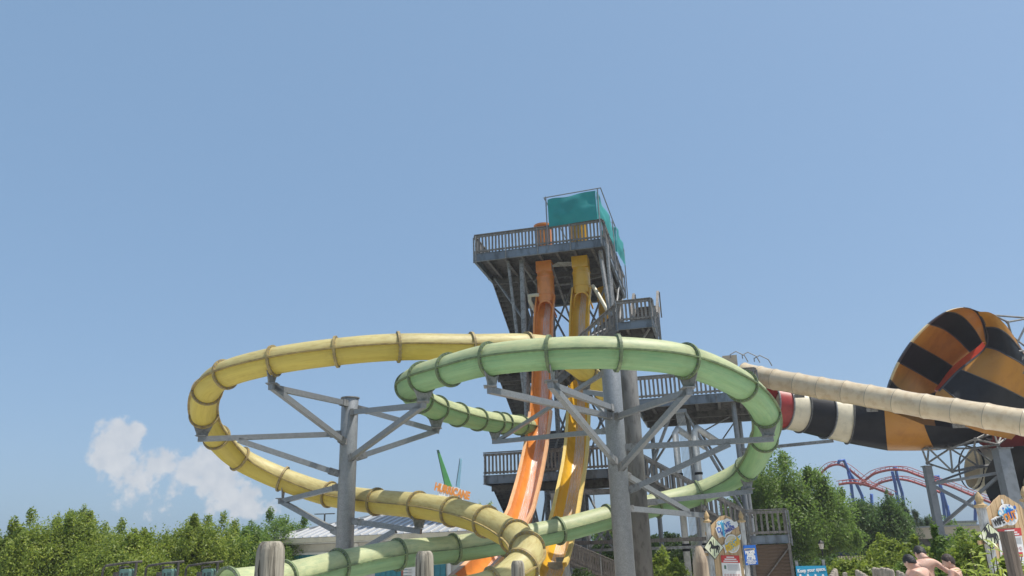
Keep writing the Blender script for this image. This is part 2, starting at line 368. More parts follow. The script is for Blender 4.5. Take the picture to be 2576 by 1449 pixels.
t = saddle(C1, YF(14)); arm(C1, 1222, t, ext=.1); arm(C1, 1340, t, 'brace')
t = saddle(C1, YF(17)); arm(C1, 1312, t, ext=.12); arm(C1, 1400, t.lerp(Vector((C1[1].x, C1[1].y, colz(C1[1], 1312))), .3) - V(0,0,.08), 'brace')
t = saddle(C2, GF(11)); arm(C2, 1050, t, ext=.05)
t = saddle(C2, GF(12)); arm(C2, 1030, t, ext=.1); arm(C2, 1165, t, 'brace')
t = saddle(C2, GF(3)); arm(C2, 1080, t, ext=.25); arm(C2, 930, t, 'brace', w=.12)
t = saddle(C2, YF(2)); arm(C2, 990, t, ext=.1); arm(C2, 1055, t, 'brace', w=.12)
t = saddle(C2, GF(14)); arm(C2, 1052, t, ext=.1); arm(C2, 1180, t, 'brace')
t = saddle(C2, GF(16)); arm(C2, 1127, t, ext=.15); arm(C2, 1235, t.lerp(Vector((C2[1].x, C2[1].y, colz(C2[1], 1127))), .25) - V(0,0,.08), 'brace')
t = saddle(C2, GF(19)); arm(C2, 1278, t, ext=.1); arm(C2, 1190, t.lerp(Vector((C2[1].x, C2[1].y, colz(C2[1], 1278))), .2) + V(0,0,.08), 'brace')
t = saddle(C3, GF(18)); arm(C3, 1265, t, ext=.1)


# ------------------------------------------------------------------ slide tower (local axes: u right along the front, v back)
TA = math.radians(13.9); TC = V(4.87, 38.31, 0); UR = V(math.cos(TA), -math.sin(TA), 0); VB = V(math.sin(TA), math.cos(TA), 0)
RT = Matrix((UR, VB, V(0,0,1))).transposed()
def T(u, v, z): return TC + UR*u + VB*v + V(0,0,z)
PICK = {}
def railing(parent, a, b, h=1.07, sp=.185, m=None, posts=2.0, drop=.45, rnd=1.0, name='railing'):
    """wooden railing between deck points a and b (may slope); each picket its own object under the railing"""
    m = m or M['wood']; a, b = Vector(a), Vector(b); d = b - a; L = V(d.x, d.y, 0).length; hd = V(d.x, d.y, 0).normalized(); side = hd.cross(V(0,0,1))
    mb = MB(); up = V(0,0,1)
    mb.beam(a + up*h, b + up*h, .14, .045); mb.beam(a + up*(h-.11) + side*.03, b + up*(h-.11) + side*.03, .04, .12); mb.beam(a + up*.12 + side*.03, b + up*.12 + side*.03, .04, .10)
    r = mb.build(name, m, parent)
    n = max(1, int(round(L/posts)))
    for i in range(n+1):
        p = a + d*min(max(i/n, .012), .988) + side*.085
        MB().beam(p - up*drop, p + up*(h-.06), .07, .05, up=hd).build('post', M['galv2'], r)
    key = (m.name, round(h, 2))
    if key not in PICK: PICK[key] = meshdata(MB().box((0,0,0), .095, .03, h-.1), 'picket', m)
    n = int(L/sp); rot = Matrix.Rotation(math.atan2(hd.y, hd.x), 4, 'Z')
    for i in range(n):
        f = (i+.5)/n; q = a + d*f - side*.012 + up*((h-.1)/2 + .035 + random.uniform(-.012, .012)*rnd)
        o = inst(PICK[key], 'picket', r, q, Matrix.Rotation(math.atan2(hd.y, hd.x) + random.uniform(-.1,.1)*rnd, 4, 'Z') @ Matrix.Rotation(random.uniform(-.02,.02)*rnd, 4, 'Y'))
    return r
def deck(parent, u0, u1, v0, v1, z, fh=.42, joists=7, front=True):
    b = MB().box(T((u0+u1)/2, (v0+v1)/2, z-.03), u1-u0-.02, v1-v0-.02, .06, RT).build('deck', M['wood2'], parent)
    n = int((v1-v0)/.17); rows = []
    for i in range(n*2+1):
        vv = v0+.12 + (v1-v0-.24)*i/(n*2); zz = z-.066 - (.05 if (i//1) % 2 else 0)
        rows.append([T(u0+.1, vv, zz), T(u1-.1, vv, zz)])
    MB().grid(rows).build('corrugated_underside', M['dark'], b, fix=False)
    for nm, p, q in (('fascia', T(u0,v0,z-fh/2), T(u1,v0,z-fh/2)), ('fascia', T(u1,v0+.05,z-fh/2), T(u1,v1,z-fh/2)), ('fascia', T(u0,v0+.05,z-fh/2), T(u0,v1,z-fh/2)), ('fascia', T(u0,v1,z-fh/2), T(u1,v1,z-fh/2))):
        MB().beam(p, q, .06, fh).beam(p + V(0,0,fh/2-.012), q + V(0,0,fh/2-.012), .13, .02).beam(p - V(0,0,fh/2-.012), q - V(0,0,fh/2-.012), .13, .02).build(nm, M['fascia'], parent)
    for i in range(joists):
        uu = u0 + (u1-u0)*(i+.7)/(joists+.4)
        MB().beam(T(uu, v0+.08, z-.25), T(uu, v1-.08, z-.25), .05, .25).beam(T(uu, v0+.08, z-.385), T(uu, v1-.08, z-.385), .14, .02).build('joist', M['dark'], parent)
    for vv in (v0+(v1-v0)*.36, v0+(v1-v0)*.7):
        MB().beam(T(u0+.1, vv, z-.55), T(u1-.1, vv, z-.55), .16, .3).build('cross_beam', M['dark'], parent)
    return b
def stair(parent, p0, p1, width, wdir, m=None, rails=True, closed=True):
    """flight from top p0 down to p1 (points on one edge); wdir: unit vector across"""
    m = m or M['wood2']; d = p1 - p0; n = max(4, int(abs(d.z)/.19)); hd = V(d.x, d.y, 0).normalized()
    f = link('stair_flight', None, parent); ORG[f] = ORG[parent]
    for s in (0, 1):
        o = wdir*width*s; MB().beam(p0 + o - V(0,0,.16), p1 + o - V(0,0,.16), .05, .34).build('stringer', M['dark'], f)
    tr = PICK.setdefault(('tread', round(width,2)), meshdata(MB().box((0,0,0), width-.06, .30, .045), 'tread', M['wood2']))
    rs = PICK.setdefault(('riser', round(width,2)), meshdata(MB().box((0,0,0), width-.06, .03, .30), 'riser', M['dark']))
    ang = math.atan2(wdir.y, wdir.x)
    for i in range(n):
        q = p0 + d*((i+.5)/n) + wdir*width/2
        inst(tr, 'tread', f, q, Matrix.Rotation(ang, 4, 'Z'))
        if closed: inst(rs, 'riser', f, q - V(0,0,.17) - hd*.12, Matrix.Rotation(ang, 4, 'Z'))
    return f
def pipe(parent, p, q, r, m='galv2', name='brace', n=10): return MB().tube([p, q], r, n).build(name, M[m], parent, smooth=False)

tw = thing('slide_tower', 'tall steel and wood slide tower topped by a railed platform', 'tower', T(-3.5, 4, 0))
ZT, ZM, ZL = 17.2, 11.6, 5.4; UL = -7.06
deck(tw, UL, 0, 0, 9.2, ZT, .45, 7)
railing(tw, T(UL,0,ZT), T(0,0,ZT), 1.1)
railing(tw, T(0,.1,ZT), T(0,9.2,ZT), 1.1)
railing(tw, T(UL,3.1,ZT), T(UL,.1,ZT), 1.1)
railing(tw, T(0,9.2,ZT), T(-5.4,9.2,ZT), 1.1, sp=.4)
deck(tw, UL, 0, 3.0, 5.6, ZM, .4, 6); railing(tw, T(UL,3.0,ZM), T(0,3.0,ZM), 1.1, sp=.2)
deck(tw, -6.75, -.4, 0, 3.0, ZL, .42, 6); railing(tw, T(-6.75,0,ZL), T(-.4,0,ZL), 1.1, m=M['wood']); railing(tw, T(-.4,.1,ZL), T(-.4,3.,ZL), 1.1)
for z in (ZT, ZM, ZL):
    dz = (ZT-ZM)/2 if z > 6 else ZL/2; v0 = {ZT: 3.3, ZM: 4.4, ZL: 2.6}[z]; L = dz/.56
    stair(tw, T(UL+.05, v0, z-.1), T(UL+.05, v0+L, z-dz), 1.45, UR)
    deck(tw, UL, UL+3.1, v0+L, v0+L+1.5, z-dz, .3, 2)
    if z > 6: stair(tw, T(UL+1.6, v0+.2, z-2*dz+.1), T(UL+1.6, v0+L, z-dz), 1.4, UR)
for (uu, vv, r, z1) in ((-4.6,.7,.14,ZT-.4), (.16,-.05,.09,ZT-.4), (-.25,3.9,.15,ZT-.4), (-4.6,4.8,.15,ZT-.4), (-4.6,8.8,.15,ZT-.4), (-.25,8.8,.15,ZT-.4), (-2.5,4.8,.14,ZT-.4), (-2.35,2.7,.13,ZL-.3), (-6.4,9.,.13,ZT-2.5)):
    MB().lathe(T(uu,vv,0), [(r,0),(r,z1)], 16).build('column', M['galv2'], tw)
for z0, z1 in ((.3, ZL-.5), (ZL+.3, ZM-.5), (ZM+.3, ZT-.6)):
    for (u0, v0, u1, v1) in ((-4.6,4.8,-2.5,4.8), (-2.5,4.8,-.25,3.9), (-4.6,8.8,-.25,8.8), (-4.6,.7,-4.6,4.8), (-.25,3.9,-.25,8.8)):
        pipe(tw, T(u0,v0,z0), T(u1,v1,z1), .06); pipe(tw, T(u1,v1,z0), T(u0,v0,z1), .06)
        pipe(tw, T(u0,v0,z1), T(u1,v1,z1), .07, name='girt')
pipe(tw, T(-5.34,.6,ZT-.4), T(-4.7,.7,9.2), .085); pipe(tw, T(-6.7,2.8,ZT-.5), T(-4.7,.8,13.6), .07); pipe(tw, T(-.3,.5,ZT-.5), T(.12,0,12.2), .1)
pipe(tw, T(-.2,.1,ZT-.6), T(-.25,3.8,12.6), .09); pipe(tw, T(-.2,4.2,12.6), T(-.1,8.6,ZT-.6), .07); pipe(tw, T(-.25,3.8,13.2), T(-.05,6.5,ZT-.5), .06)
pipe(tw, T(-2.5,4.8,13.4), T(-3.1,1.2,ZT-.6), .06); pipe(tw, T(-2.5,4.8,13.4), T(-1.6,1.2,ZT-.6), .06)
for i in range(5): MB().tube([T(-3.9+i*.08, 1.2+.2*i, ZT-.55), T(-3.3+.1*i, 1.4, ZT-.72), T(-2.7, 1.3+.15*i, ZT-.55), T(-1.2, 1.5, ZT-.6-.05*i)], .018, 6).build('cable', M['pvc'], tw)
MB().tube([T(-4.35,1.2,14.9), T(-4.0,1.2,14.9), T(-3.2,1.6,14.9)], .1, 12).tube([T(-4.35,1.2,14.95), T(-4.35,1.2,14.6), T(-3.9,1.5,13.6), T(-3.7,2.2,12.2)], .1, 12).build('water_pipe', M['cream'], tw)
MB().tube([T(-.9,1.3,15.1), T(-.6,1.0,14.5), T(.1,.6,12.9)], .1, 12).build('water_pipe', M['cream'], tw)
MB().lathe(T(-3.0,4.2,0), [(.55,0),(.55,ZL-.8)], 20).build('pier', M['concrete'], tw)
MB().beam(T(-3.4,-.2,4.35), T(.4,-.2,4.35), .12, .22).build('cross_beam', M['galv2'], tw)
MB().box(T(-2.95,-.1,2.2), .75, .7, 4.3, RT).build('pier', M['concrete'], tw)
# enclosed second row chutes seen behind the right leg
MB().lathe(T(-.9,6.4,13.4), [(.46,0),(.46,3.2)], 20).lathe(T(-.9,6.4,14.6), [(.52,0),(.52,.12)], 20).build('rear_chute', M['gold'], tw)
# stair landing standing off the right front corner
ld = thing('stair_landing', 'railed wooden stair landing jutting from the right side of the tower', 'landing', T(1.3, 0, 0))
deck(ld, .5, 2.25, -1.6, 1.6, 12.1, .38, 2)
railing(ld, T(.55,-1.6,12.1), T(2.25,-1.6,12.1), 1.07, sp=.17); railing(ld, T(2.25,-1.55,12.1), T(2.25,1.6,12.1), 1.07, sp=.17)
stair(ld, T(.95,5.4,14.9), T(.95,1.6,12.1), 1.25, UR, rails=False)
railing(ld, T(2.3,1.7,12.3), T(2.3,4.6,14.4), 1.1, sp=.19); railing(ld, T(.95,1.7,12.3), T(.95,4.6,14.4), 1.1, sp=.19)
stair(ld, T(.5,-.3,12.0), T(-2.6,-.3,9.6), 1.2, VB*-1); railing(ld, T(.5,-1.55,12.0), T(-2.6,-1.55,9.6), 1.07, sp=.19); railing(ld, T(.5,-.35,12.0), T(-2.2,-.35,9.9), 1.07, sp=.2)
for (a, b) in ((T(2.05,-1.4,11.7), T(.5,.2,10.2)), (T(2.05,1.4,11.7), T(.5,.4,10.2)), (T(.6,-1.3,11.7), T(.3,.1,10.4)), (T(-.9,-1.3,11.6), T(.16,-.05,12.4)), (T(-.9,-1.4,11.4), T(.16,-.05,11.3))): pipe(ld, a, b, .055)
MB().lathe(T(.5,.35,0), [(.15,0),(.15,11.7)], 16).build('column', M['galv2'], ld)

# ------------------------------------------------------------------ shade canopy on the top deck
cn = thing('shade_canopy', 'teal cloth shade canopy on a pipe frame on top of the tower', 'canopy', T(-1.5, 4, ZT))
for (u, v, z) in ((-2.95,-.1,20.0), (-.12,-.1,20.05), (.1,4.3,20.1), (.12,9.9,20.25), (-2.95,9.6,20.0), (-2.95,4.6,20.)):
    MB().tube([T(u,v,ZT-.3), T(u,v,z)], .035, 8).build('pole', M['galv'], cn)
fz = [T(-3.05,-.1,19.95), T(.05,-.1,20.08), T(.12,9.9,20.3), T(-3.,9.6,20.05)]
for a, b in zip(fz, fz[1:] + fz[:1]):
    MB().tube([a, b], .03, 8).build('frame_pipe', M['galv'], cn)
for k in range(12):
    MB().tube([T(.06,.5+k*.8,19.95), T(-.2,.5+k*.8,20.2), T(-.2,.9+k*.8,20.2)], .015, 6).build('tie', M['galv'], cn) if k > 4 else None
def cloth(a, b, c, d, sag, m, name, nx=20, ny=10, out=V(0,0,0)):
    rows = []
    for j in range(ny+1):
        t = j/ny; row = []
        for i in range(nx+1):
            s = i/nx; p = (a.lerp(b, s)).lerp(d.lerp(c, s), t)
            w = math.sin(PI*s)*math.sin(PI*min(1, .2+.8*t)); fold = .06*math.sin(11*s+5*t)*(1-t)**2 + .07*mnoise.noise((s*4, t*4, 3.1))
            p = p + out*(w*.12 + fold) - V(0,0,1)*sag*math.sin(PI*s)*(1 if j == 0 else (1-t)*.6)
            row.append(p)
        rows.append(row)
    return MB().grid(rows).build(name, m, cn, smooth=True, fix=False)
cloth(T(-2.85,-.12,19.8), T(-.25,-.12,19.98), T(-.22,-.12,18.28), T(-2.85,-.12,18.2), .06, M['teal'], 'cloth_panel', out=-VB)
cloth(T(-.25,-.1,19.98), T(.1,3.6,19.75), T(.16,3.6,18.3), T(-.2,-.1,18.28), .18, M['teal'], 'cloth_panel', out=UR)
cloth(T(.15,5.2,20.0), T(.22,8.8,20.0), T(.24,8.8,18.7), T(.18,5.0,18.3), .1, M['teal'], 'cloth_panel', out=UR)
cloth(T(-.75,5.2,19.8), T(.15,5.2,20.0), T(.18,5.0,18.3), T(-.7,5.0,18.5), .05, M['teal'], 'cloth_panel', out=-VB)
cloth(T(-2.6,9.3,19.8), T(-.3,9.3,19.9), T(-.3,9.3,18.2), T(-2.6,9.3,18.2), .1, M['teal'], 'cloth_panel', out=VB)

# ------------------------------------------------------------------ the two open drop slides
def foam_mat():
    m = bpy.data.materials.new('running_water'); m.use_nodes = True; n, l = m.node_tree.nodes, m.node_tree.links; b = n['Principled BSDF']
    b.inputs['Base Color'].default_value = (.85,.80,.76,1); b.inputs['Roughness'].default_value = .15; b.inputs['Specular IOR Level'].default_value = .8
    t = n.new('ShaderNodeTexCoord'); mp = n.new('ShaderNodeMapping'); mp.inputs['Scale'].default_value = (1.3, 14, 1); l.new(t.outputs['UV'], mp.inputs[0])
    nz = n.new('ShaderNodeTexNoise'); nz.inputs['Scale'].default_value = 2.2; nz.inputs['Detail'].default_value = 6; nz.inputs['Roughness'].default_value = .65; l.new(mp.outputs[0], nz.inputs[0])
    r = n.new('ShaderNodeMapRange'); r.inputs['From Min'].default_value = .36; r.inputs['From Max'].default_value = .66; r.inputs['To Max'].default_value = .85; l.new(nz.outputs['Fac'], r.inputs[0]); l.new(r.outputs[0], b.inputs['Alpha'])
    bp = n.new('ShaderNodeBump'); bp.inputs['Strength'].default_value = .5; bp.inputs['Distance'].default_value = .03; l.new(nz.outputs['Fac'], bp.inputs['Height']); l.new(bp.outputs[0], b.inputs['Normal'])
    return m
FOAM = foam_mat()
def drop_slide(name, label, top, lipz, pts, mi, ml, capz):
    root = thing(name, label, 'water slide', gz(pts[-1])); r = .43
    # enclosed vertical chute from deck down to the lip
    c = Vector(top); 
    MB().box(c + V(0,0,16.5), .86, .8, .62, RT).build('square_collar', mi, root)
    ch = MB(); ch.grid([[c + V(0,0,z) + UR*math.cos(2*PI*k/28)*rr + VB*math.sin(2*PI*k/28)*rr for k in range(28)] for z, rr in ((16.2,.44),(15.9,.47),(lipz,.47))], closed=True)
    ch.build('vertical_chute', mi, root, smooth=True)
    for z in (15.95, lipz+.4): MB().lathe(c + V(0,0,z), [(.472,-.02),(.50,-.02),(.50,.02),(.472,.02)], 28).build('flange', mi, root)
    MB().lathe(c + V(0,0,ZT+.02), [(.46,0),(.46,capz-ZT-.14),(.54,capz-ZT-.12),(.54,capz-ZT),(.44,capz-ZT+.04)], 28).build('launch_capsule', mi, root, smooth=False)
    # open trough
    SUBT = 6; dense = spline(pts, SUBT); n = len(dense); fr = []
    for i, p in enumerate(dense):
        t = (dense[min(i+1,n-1)] - dense[max(i-1,0)]).normalized(); s = (UR - t*UR.dot(t)).normalized(); o = t.cross(s).normalized()
        if o.y > 0: o = -o
        fr.append((p, t, s, o))
    L = [0]
    for i in range(1, n): L.append(L[-1] + (dense[i]-dense[i-1]).length)
    for k in range(len(pts)-1):
        rg = range(k*SUBT, (k+1)*SUBT+1); flat = min(1, max(0, (k-1)/3))
        mb = MB(); rows = []
        for i in rg:
            p, t, s, o = fr[i]; row = []; w = r + .02
            for a in range(17):
                th = PI*a/16 - PI/2; row.append(p + s*w*math.sin(th) - o*(r*math.cos(th)))
            row = [row[0] + o*.22] + row + [row[-1] + o*.22]; rows.append(row)
        mb.grid(rows).build('trough_section', mi, root, smooth=True, fix=False)
        for sg in (-1, 1):
            rows = []
            for i in rg:
                p, t, s, o = fr[i]; e = p + s*sg*(r+.02) + o*.22
                lw = .08 if k < 4 else .14; rows.append([e, e + s*sg*lw + o*.02, e + s*sg*(lw+.02) - o*.10, e + s*sg*(lw-.01) - o*.10, e + s*sg*(lw-.02) - o*.01, e - o*.03])
            MB().grid(rows, closed=True).build('side_lip', ml if k > 3 else mi, root, fix=True)
        if k % 2 == 0 and k > 0:
            p, t, s, o = fr[k*SUBT]; rows = []
            for dd in (-.03, .03):
                rows.append([p + t*dd + s*(r+.05)*math.sin(PI*a/16-PI/2) - o*((r+.03)*math.cos(PI*a/16-PI/2)) for a in range(17)])
                rows.append([p + t*dd + s*(r+.1)*math.sin(PI*a/16-PI/2) - o*((r+.08)*math.cos(PI*a/16-PI/2)) for a in range(17)])
            MB().grid([rows[0], rows[1], rows[3], rows[2]]).build('joint_flange', ml, root)
    mb = MB(); mb.uv = []; rows = []
    for i in range(n):
        p, t, s, o = fr[i]; row = []; ww = .42 + .3*min(1, i/n*1.3)
        for a in range(9):
            th = (a/8-.5)*2*ww + .12; row.append(p + s*(r-.012)*math.sin(th) - o*((r-.012)*math.cos(th))); mb.uv.append((L[i]*.35, a/8))
        rows.append(row)
    mb.grid(rows).build('water_stream', FOAM, root, smooth=True, fix=False)
    # hood lip where the chute opens
    rows = []
    for rr, z in ((.47, lipz+.06), (.545, lipz+.03), (.545, lipz-.09), (.475, lipz-.09)):
        rows.append([c + V(0,0,z - .8*abs(math.cos(a))**3) + UR*math.cos(a)*rr - VB*math.sin(a)*rr for a in np.linspace(-.05, PI+.05, 30)])
    MB().grid(rows + rows[:1]).build('chute_lip', mi, root)
    return root
oT = V(*T(-3.5, 1.55, 0)); yT = V(*T(-1.5, 1.45, 0))
drop_slide('orange_drop_slide', 'orange drop slide plunging from the tower with an open chute', oT, 14.5,
  [T(-3.5,1.5,14.75), PY(1369,800,40.1), PY(1367,880,39.85), PY(1365,960,39.4), PY(1361,1040,38.75), PY(1355,1089,38.2), PY(1349,1131,37.5), PY(1341,1173,36.7), PY(1332,1214,35.8), PY(1321,1256,34.8), PY(1308,1298,33.6), PY(1276,1352,31.6), PY(1226,1415,28.8), PY(1170,1470,26.2)],
  M['orange'], M['oran_lip'], 19.0)
drop_slide('golden_drop_slide', 'golden yellow drop slide plunging from the tower with an open chute', yT, 14.75,
  [T(-1.5,1.4,15.0), PY(1459,790,39.75), PY(1458,880,39.5), PY(1457,960,39.05), PY(1456,1040,38.4), PY(1454,1089,37.8), PY(1451,1131,37.15), PY(1446,1173,36.4), PY(1439,1214,35.5), PY(1431,1256,34.5), PY(1423,1298,33.3), PY(1411,1350,31.5), PY(1397,1400,29.6), PY(1384,1432,28.6)],
  M['gold'], M['gold_lip'], 18.95)
pr = thing('concrete_pier', 'pale concrete pier under the end of the golden drop slide', 'pier', gz(P(1408,1440,27.9)))
b0 = gz(P(1408,1440,27.9))
MB().box(b0 + V(0,.4,.66), .62, .9, 1.32, RT).build('footing', M['concrete'], pr); MB().box(b0 + V(-.42,.4,.5), .35, .9, 1.0, RT).build('step', M['concrete'], pr); MB().box(b0 + V(.12,.0,1.4), .4, .3, .15, RT).build('steel_seat', M['galv'], pr)

# ------------------------------------------------------------------ right launch platform, pipes, access stair
lp = thing('launch_platform', 'raised railed platform behind the green loop feeding the tan slide', 'platform', T(3.8, 3, 0))
deck(lp, 1.0, 6.7, 0, 6.6, 8.6, .42, 5)
railing(lp, T(1.0,0,8.6), T(6.7,0,8.6), 1.1, sp=.2, m=M['wood']); railing(lp, T(6.7,.1,8.6), T(6.7,6.6,8.6), 1.1, sp=.22)
for (u, v) in ((5.55,.5), (1.3,4.8), (5.9,5.8), (3.3,3.2)): MB().lathe(T(u,v,0), [(.12,0),(.12,8.2)], 14).build('column', M['galv'], lp)
hub = T(2.95,.35,7.95); MB().box(hub, .8, .3, .16, RT).build('cap_plate', M['galv'], lp)
for (a, b, r) in ((hub + UR*-.3, T(.6,.3,3.6), .075), (hub + UR*.3, T(5.5,.3,3.0), .075), (T(1.4,3,5.8), T(3.2,3.0,8.2), .06), (T(5.9,3,3.), T(3.4,3.0,8.2), .06), (T(4.0,1.,7.), T(5.4,4,8.1), .035), (T(4.9,1.,6.6), T(5.6,4,7.8), .035), (T(1.2,.3,6.4),T(2.2,3.,8.1),.05)): pipe(lp, a, b, r)
MB().beam(T(5.6,.45,5.95), T(9.6,-.6,6.0), .1, .14).build('outrigger', M['galv2'], lp)
# pvc risers and the cable bundle between them
for k, uu in enumerate((2.72, 3.62)):
    rp = thing('riser_pipe', ('grey plastic riser pipe nearer the dark weathered column' if k == 0 else 'grey plastic riser pipe nearer the sign') + ' under the launch platform', 'pipe', T(uu,.1,0), 'riser pipes under the launch platform')
    MB().tube([T(uu,.1,0), T(uu,.1,6.9), T(uu+.12,.3,7.1), T(uu+.5,1.2,6.9), T(uu+1.3,2.2,6.4)], .15, 14).build('pipe', M['pvc'], rp, smooth=True)
    for z in (1.55, 1.75, 4.9): MB().lathe(T(uu,.1,z), [(.165,0),(.19,.02),(.19,.1),(.165,.12)], 14).build('clamp', M['black'], rp)
for k in range(8):
    tag(MB().tube([T(2.85+k*.05,.2,7.85), T(2.95+k*.06,.15,6.4), T(2.98+k*.055,.1,0)], .013, 5).build('conduit', M['pvc'], origin=T(2.9+.05*k,.1,0)), 'thin grey conduit hanging in a bundle between the riser pipes', 'conduit', 'conduits between the riser pipes')
ast = thing('access_stair', 'weathered wooden stair with railings descending behind the green tube to a landing', 'stair', T(4, -1, 0))
deck(ast, -.4, 1.2, -1.1, .3, 4.85, .3, 2)
stair(ast, T(1.15,-1.0,4.8), T(5.5,-1.0,2.1), 1.3, VB); railing(ast, T(1.1,-1.05,4.85), T(5.5,-1.05,2.1), 1.07, sp=.19); railing(ast, T(1.1,.35,4.85), T(5.5,.35,2.1), 1.07, sp=.22)
deck(ast, 5.5, 7.15, -1.1, .5, 2.1, .34, 2); railing(ast, T(5.5,-1.1,2.1), T(7.15,-1.1,2.1), 1.07, sp=.21, drop=.35); railing(ast, T(7.15,-1.05,2.1), T(7.15,.5,2.1), 1.07, sp=.21)
bd = MB().box(T(6.35,-.98,.87), 1.62, .04, 1.72, RT).build('skirt_wall', M['wood2'], ast)
brd = meshdata(MB().box((0,0,0), 1.62, .03, .135), 'board', mat('brown_board', (.13,.085,.055), .85, .2, 6, stretch=(.4,3,3), bump=.2))
for k in range(12): inst(brd, 'board', bd, T(6.35,-1.02,.09+k*.142), Matrix.Rotation(-TA, 4, 'Z'))
MB().beam(T(5.7,-1.09,.05), T(7.1,-1.09,1.6), .05, .09, up=VB).build('brace', M['wood2'], ast)
for (u, v) in ((5.55,-1.05), (7.1,-1.05), (1.2,-1.05), (-.3,-1.05)): MB().box(T(u,v,1.0 if u > 5 else 2.3), .12, .12, 2.0 if u > 5 else 4.6, RT).build('post', M['wood2'], ast)
MB().beam(T(-3.4,-1.2,2.05), T(3.9,-1.2,2.05), .1, .16).build('rail_beam', M['wood2'], ast); MB().beam(T(-3.4,-1.22,1.72), T(3.9,-1.22,1.72), .08, .12).build('rail_beam', M['galv2'], ast)
ls = thing('lower_stair', 'dark wooden stair with boarded side beside the concrete pier', 'stair', T(-1, -2, 0))
stair(ls, T(-2.4,-1.9,1.45), T(.6,-1.9,.05), 1.2, VB); railing(ls, T(-2.4,-1.95,1.2), T(.6,-1.95,-.1), .95, sp=.11, m=M['wood2'], drop=0)

# ------------------------------------------------------------------ tan flume with swollen joints
def swept(parent, name, pts, rad, m, sub=8, n=24, smooth=True):
    d = spline(pts, sub); fr = frames(d); rows = []
    for i, (p, t, s, u) in enumerate(fr):
        r = rad(i/(len(fr)-1)) if callable(rad) else rad
        rows.append([p + (s*math.cos(2*PI*k/n) + u*math.sin(2*PI*k/n))*r for k in range(n)])
    return MB().grid(rows, closed=True).build(name, m, parent, smooth=smooth, fix=False)
TNC = [P(1872,938,41.5), P(1912,947,40.6), P(1950,955,39.7), P(2006,965,38.8), P(2065,976,37.8), P(2127,986,36.9), P(2188,997,36), P(2256,1009,35), P(2328,1022,34), P(2404,1034,33), P(2483,1047,32), P(2576,1063,31), P(2680,1082,30)]
tn = thing('tan_flume', 'tan enclosed flume with swollen joints running across the striped funnel', 'water slide', gz(TNC[6]))
dn = spline(TNC, 8); fr = frames(dn)
for i in range(len(TNC)-1):
    rows, rows2 = [], []
    for j in range(i*8, (i+1)*8+1):
        p, t, s, u = fr[j]; f = (j - i*8)/8; r = .485 + .036*(2*f-1)**4
        ring = [p + (s*math.cos(2*PI*k/28)*r + u*math.sin(2*PI*k/28)*r*1.06) for k in range(28)]
        rows.append(ring)
    MB().grid(rows, closed=True).build('flume_section', M['tan'], tn, smooth=True, fix=False)
    p, t, s, u = fr[i*8]
    MB().grid([[p + t*o + (s*math.cos(2*PI*k/28) + u*math.sin(2*PI*k/28)*1.05)*r for k in range(28)] for r, o in ((.505,-.008),(.527,-.008),(.527,.008),(.505,.008))], closed=True).build('joint_ring', mat('grey_sealant', (.33,.27,.2), .7), tn)
bx = P(1836,910,42.5); MB().box(bx, .75, .9, .5, RT).build('entry_box', M['tan'], tn)
for k, (x, y) in enumerate(((1838,900),(1868,902),(1898,910))):
    q = P(x, y, 42); MB().tube([q, q + V(0,0,.18), q + V(.32,0,.34), q + V(.75,0,.1), q + V(.9,0,-.25)], .03, 8).build('guard_hoop', M['galv'], tn)
for i in (3, 6, 9):
    p, t, s, u = fr[i*8]; MB().box(p - V(0,0,.62), .5, .06, .16).build('cradle', M['galv2'], tn)

# ------------------------------------------------------------------ striped funnel slide
CR, CU, CF = Vector(RW[:,0]), -Vector(RW[:,1]), Vector(RW[:,2])
ZF = 44.0; PXM = ZF/FPX
ST = [(1938,1020,50,-8,-8),(1972,1027,51,-9,-8),(2014,1034,52,-10,-8),(2076,1046,55,-9,-6),(2134,1056,58,-6,10),(2228,1048,84,4,26),(2328,1028,104,18,32),(2440,1000,112,30,34)]
BAND = ['red','cream','black','cream','black','amber','black']
fun = thing('funnel_slide', 'black and amber striped funnel slide with a red tongue inside', 'water slide', gz(P(2360,1000,ZF)))
OPEN = {4:0, 5:70, 6:95, 7:110}
def frow(i, f, n=48, off=0.0):
    a = ST[i]; b = ST[min(i+1, len(ST)-1)]
    x, y, r, an, ph = [a[k] + (b[k]-a[k])*f for k in range(5)]
    c = P(x, y, ZF); an = math.radians(an); ph = math.radians(ph); r = r*PXM + off
    nrm = (CR*math.cos(an) + CU*math.sin(an))*math.cos(ph) - CF*math.sin(ph)
    e1 = (-CR*math.sin(an) + CU*math.cos(an)); e2 = nrm.cross(e1)
    if e2.dot(CF) > 0: e2 = -e2
    lo = OPEN.get(i, 0) + (OPEN.get(i+1, 0)-OPEN.get(i, 0))*f
    return [c + (e1*math.cos(t) + e2*math.sin(t))*r for t in (math.radians(lo + (360-2*lo)*k/n) for k in range(n+1))]
for i in range(len(ST)-1):
    MB().grid([frow(i, f) for f in np.linspace(0, 1, 8)]).build('shell_band', M[BAND[i]], fun, smooth=True, fix=False)
    if i < 5:
        ro = [frow(i, 0, off=o) for o in (0, .09)]; ax = CR*.03
        MB().grid([[p-ax for p in ro[0]], [p-ax for p in ro[1]], [p+ax for p in ro[1]], [p+ax for p in ro[0]]]).build('joint_flange', M['dark'] if BAND[i] == 'black' else M['galv2'], fun)
def FQ(u, v, Z): return P(1821+u*.5208, 694.3+v*.5208, Z)
def cr1(a, b, c, d, t): return .5*((2*b) + (c-a)*t + (2*a-5*b+4*c-d)*t*t + (3*b-a-3*c+d)*t**3)
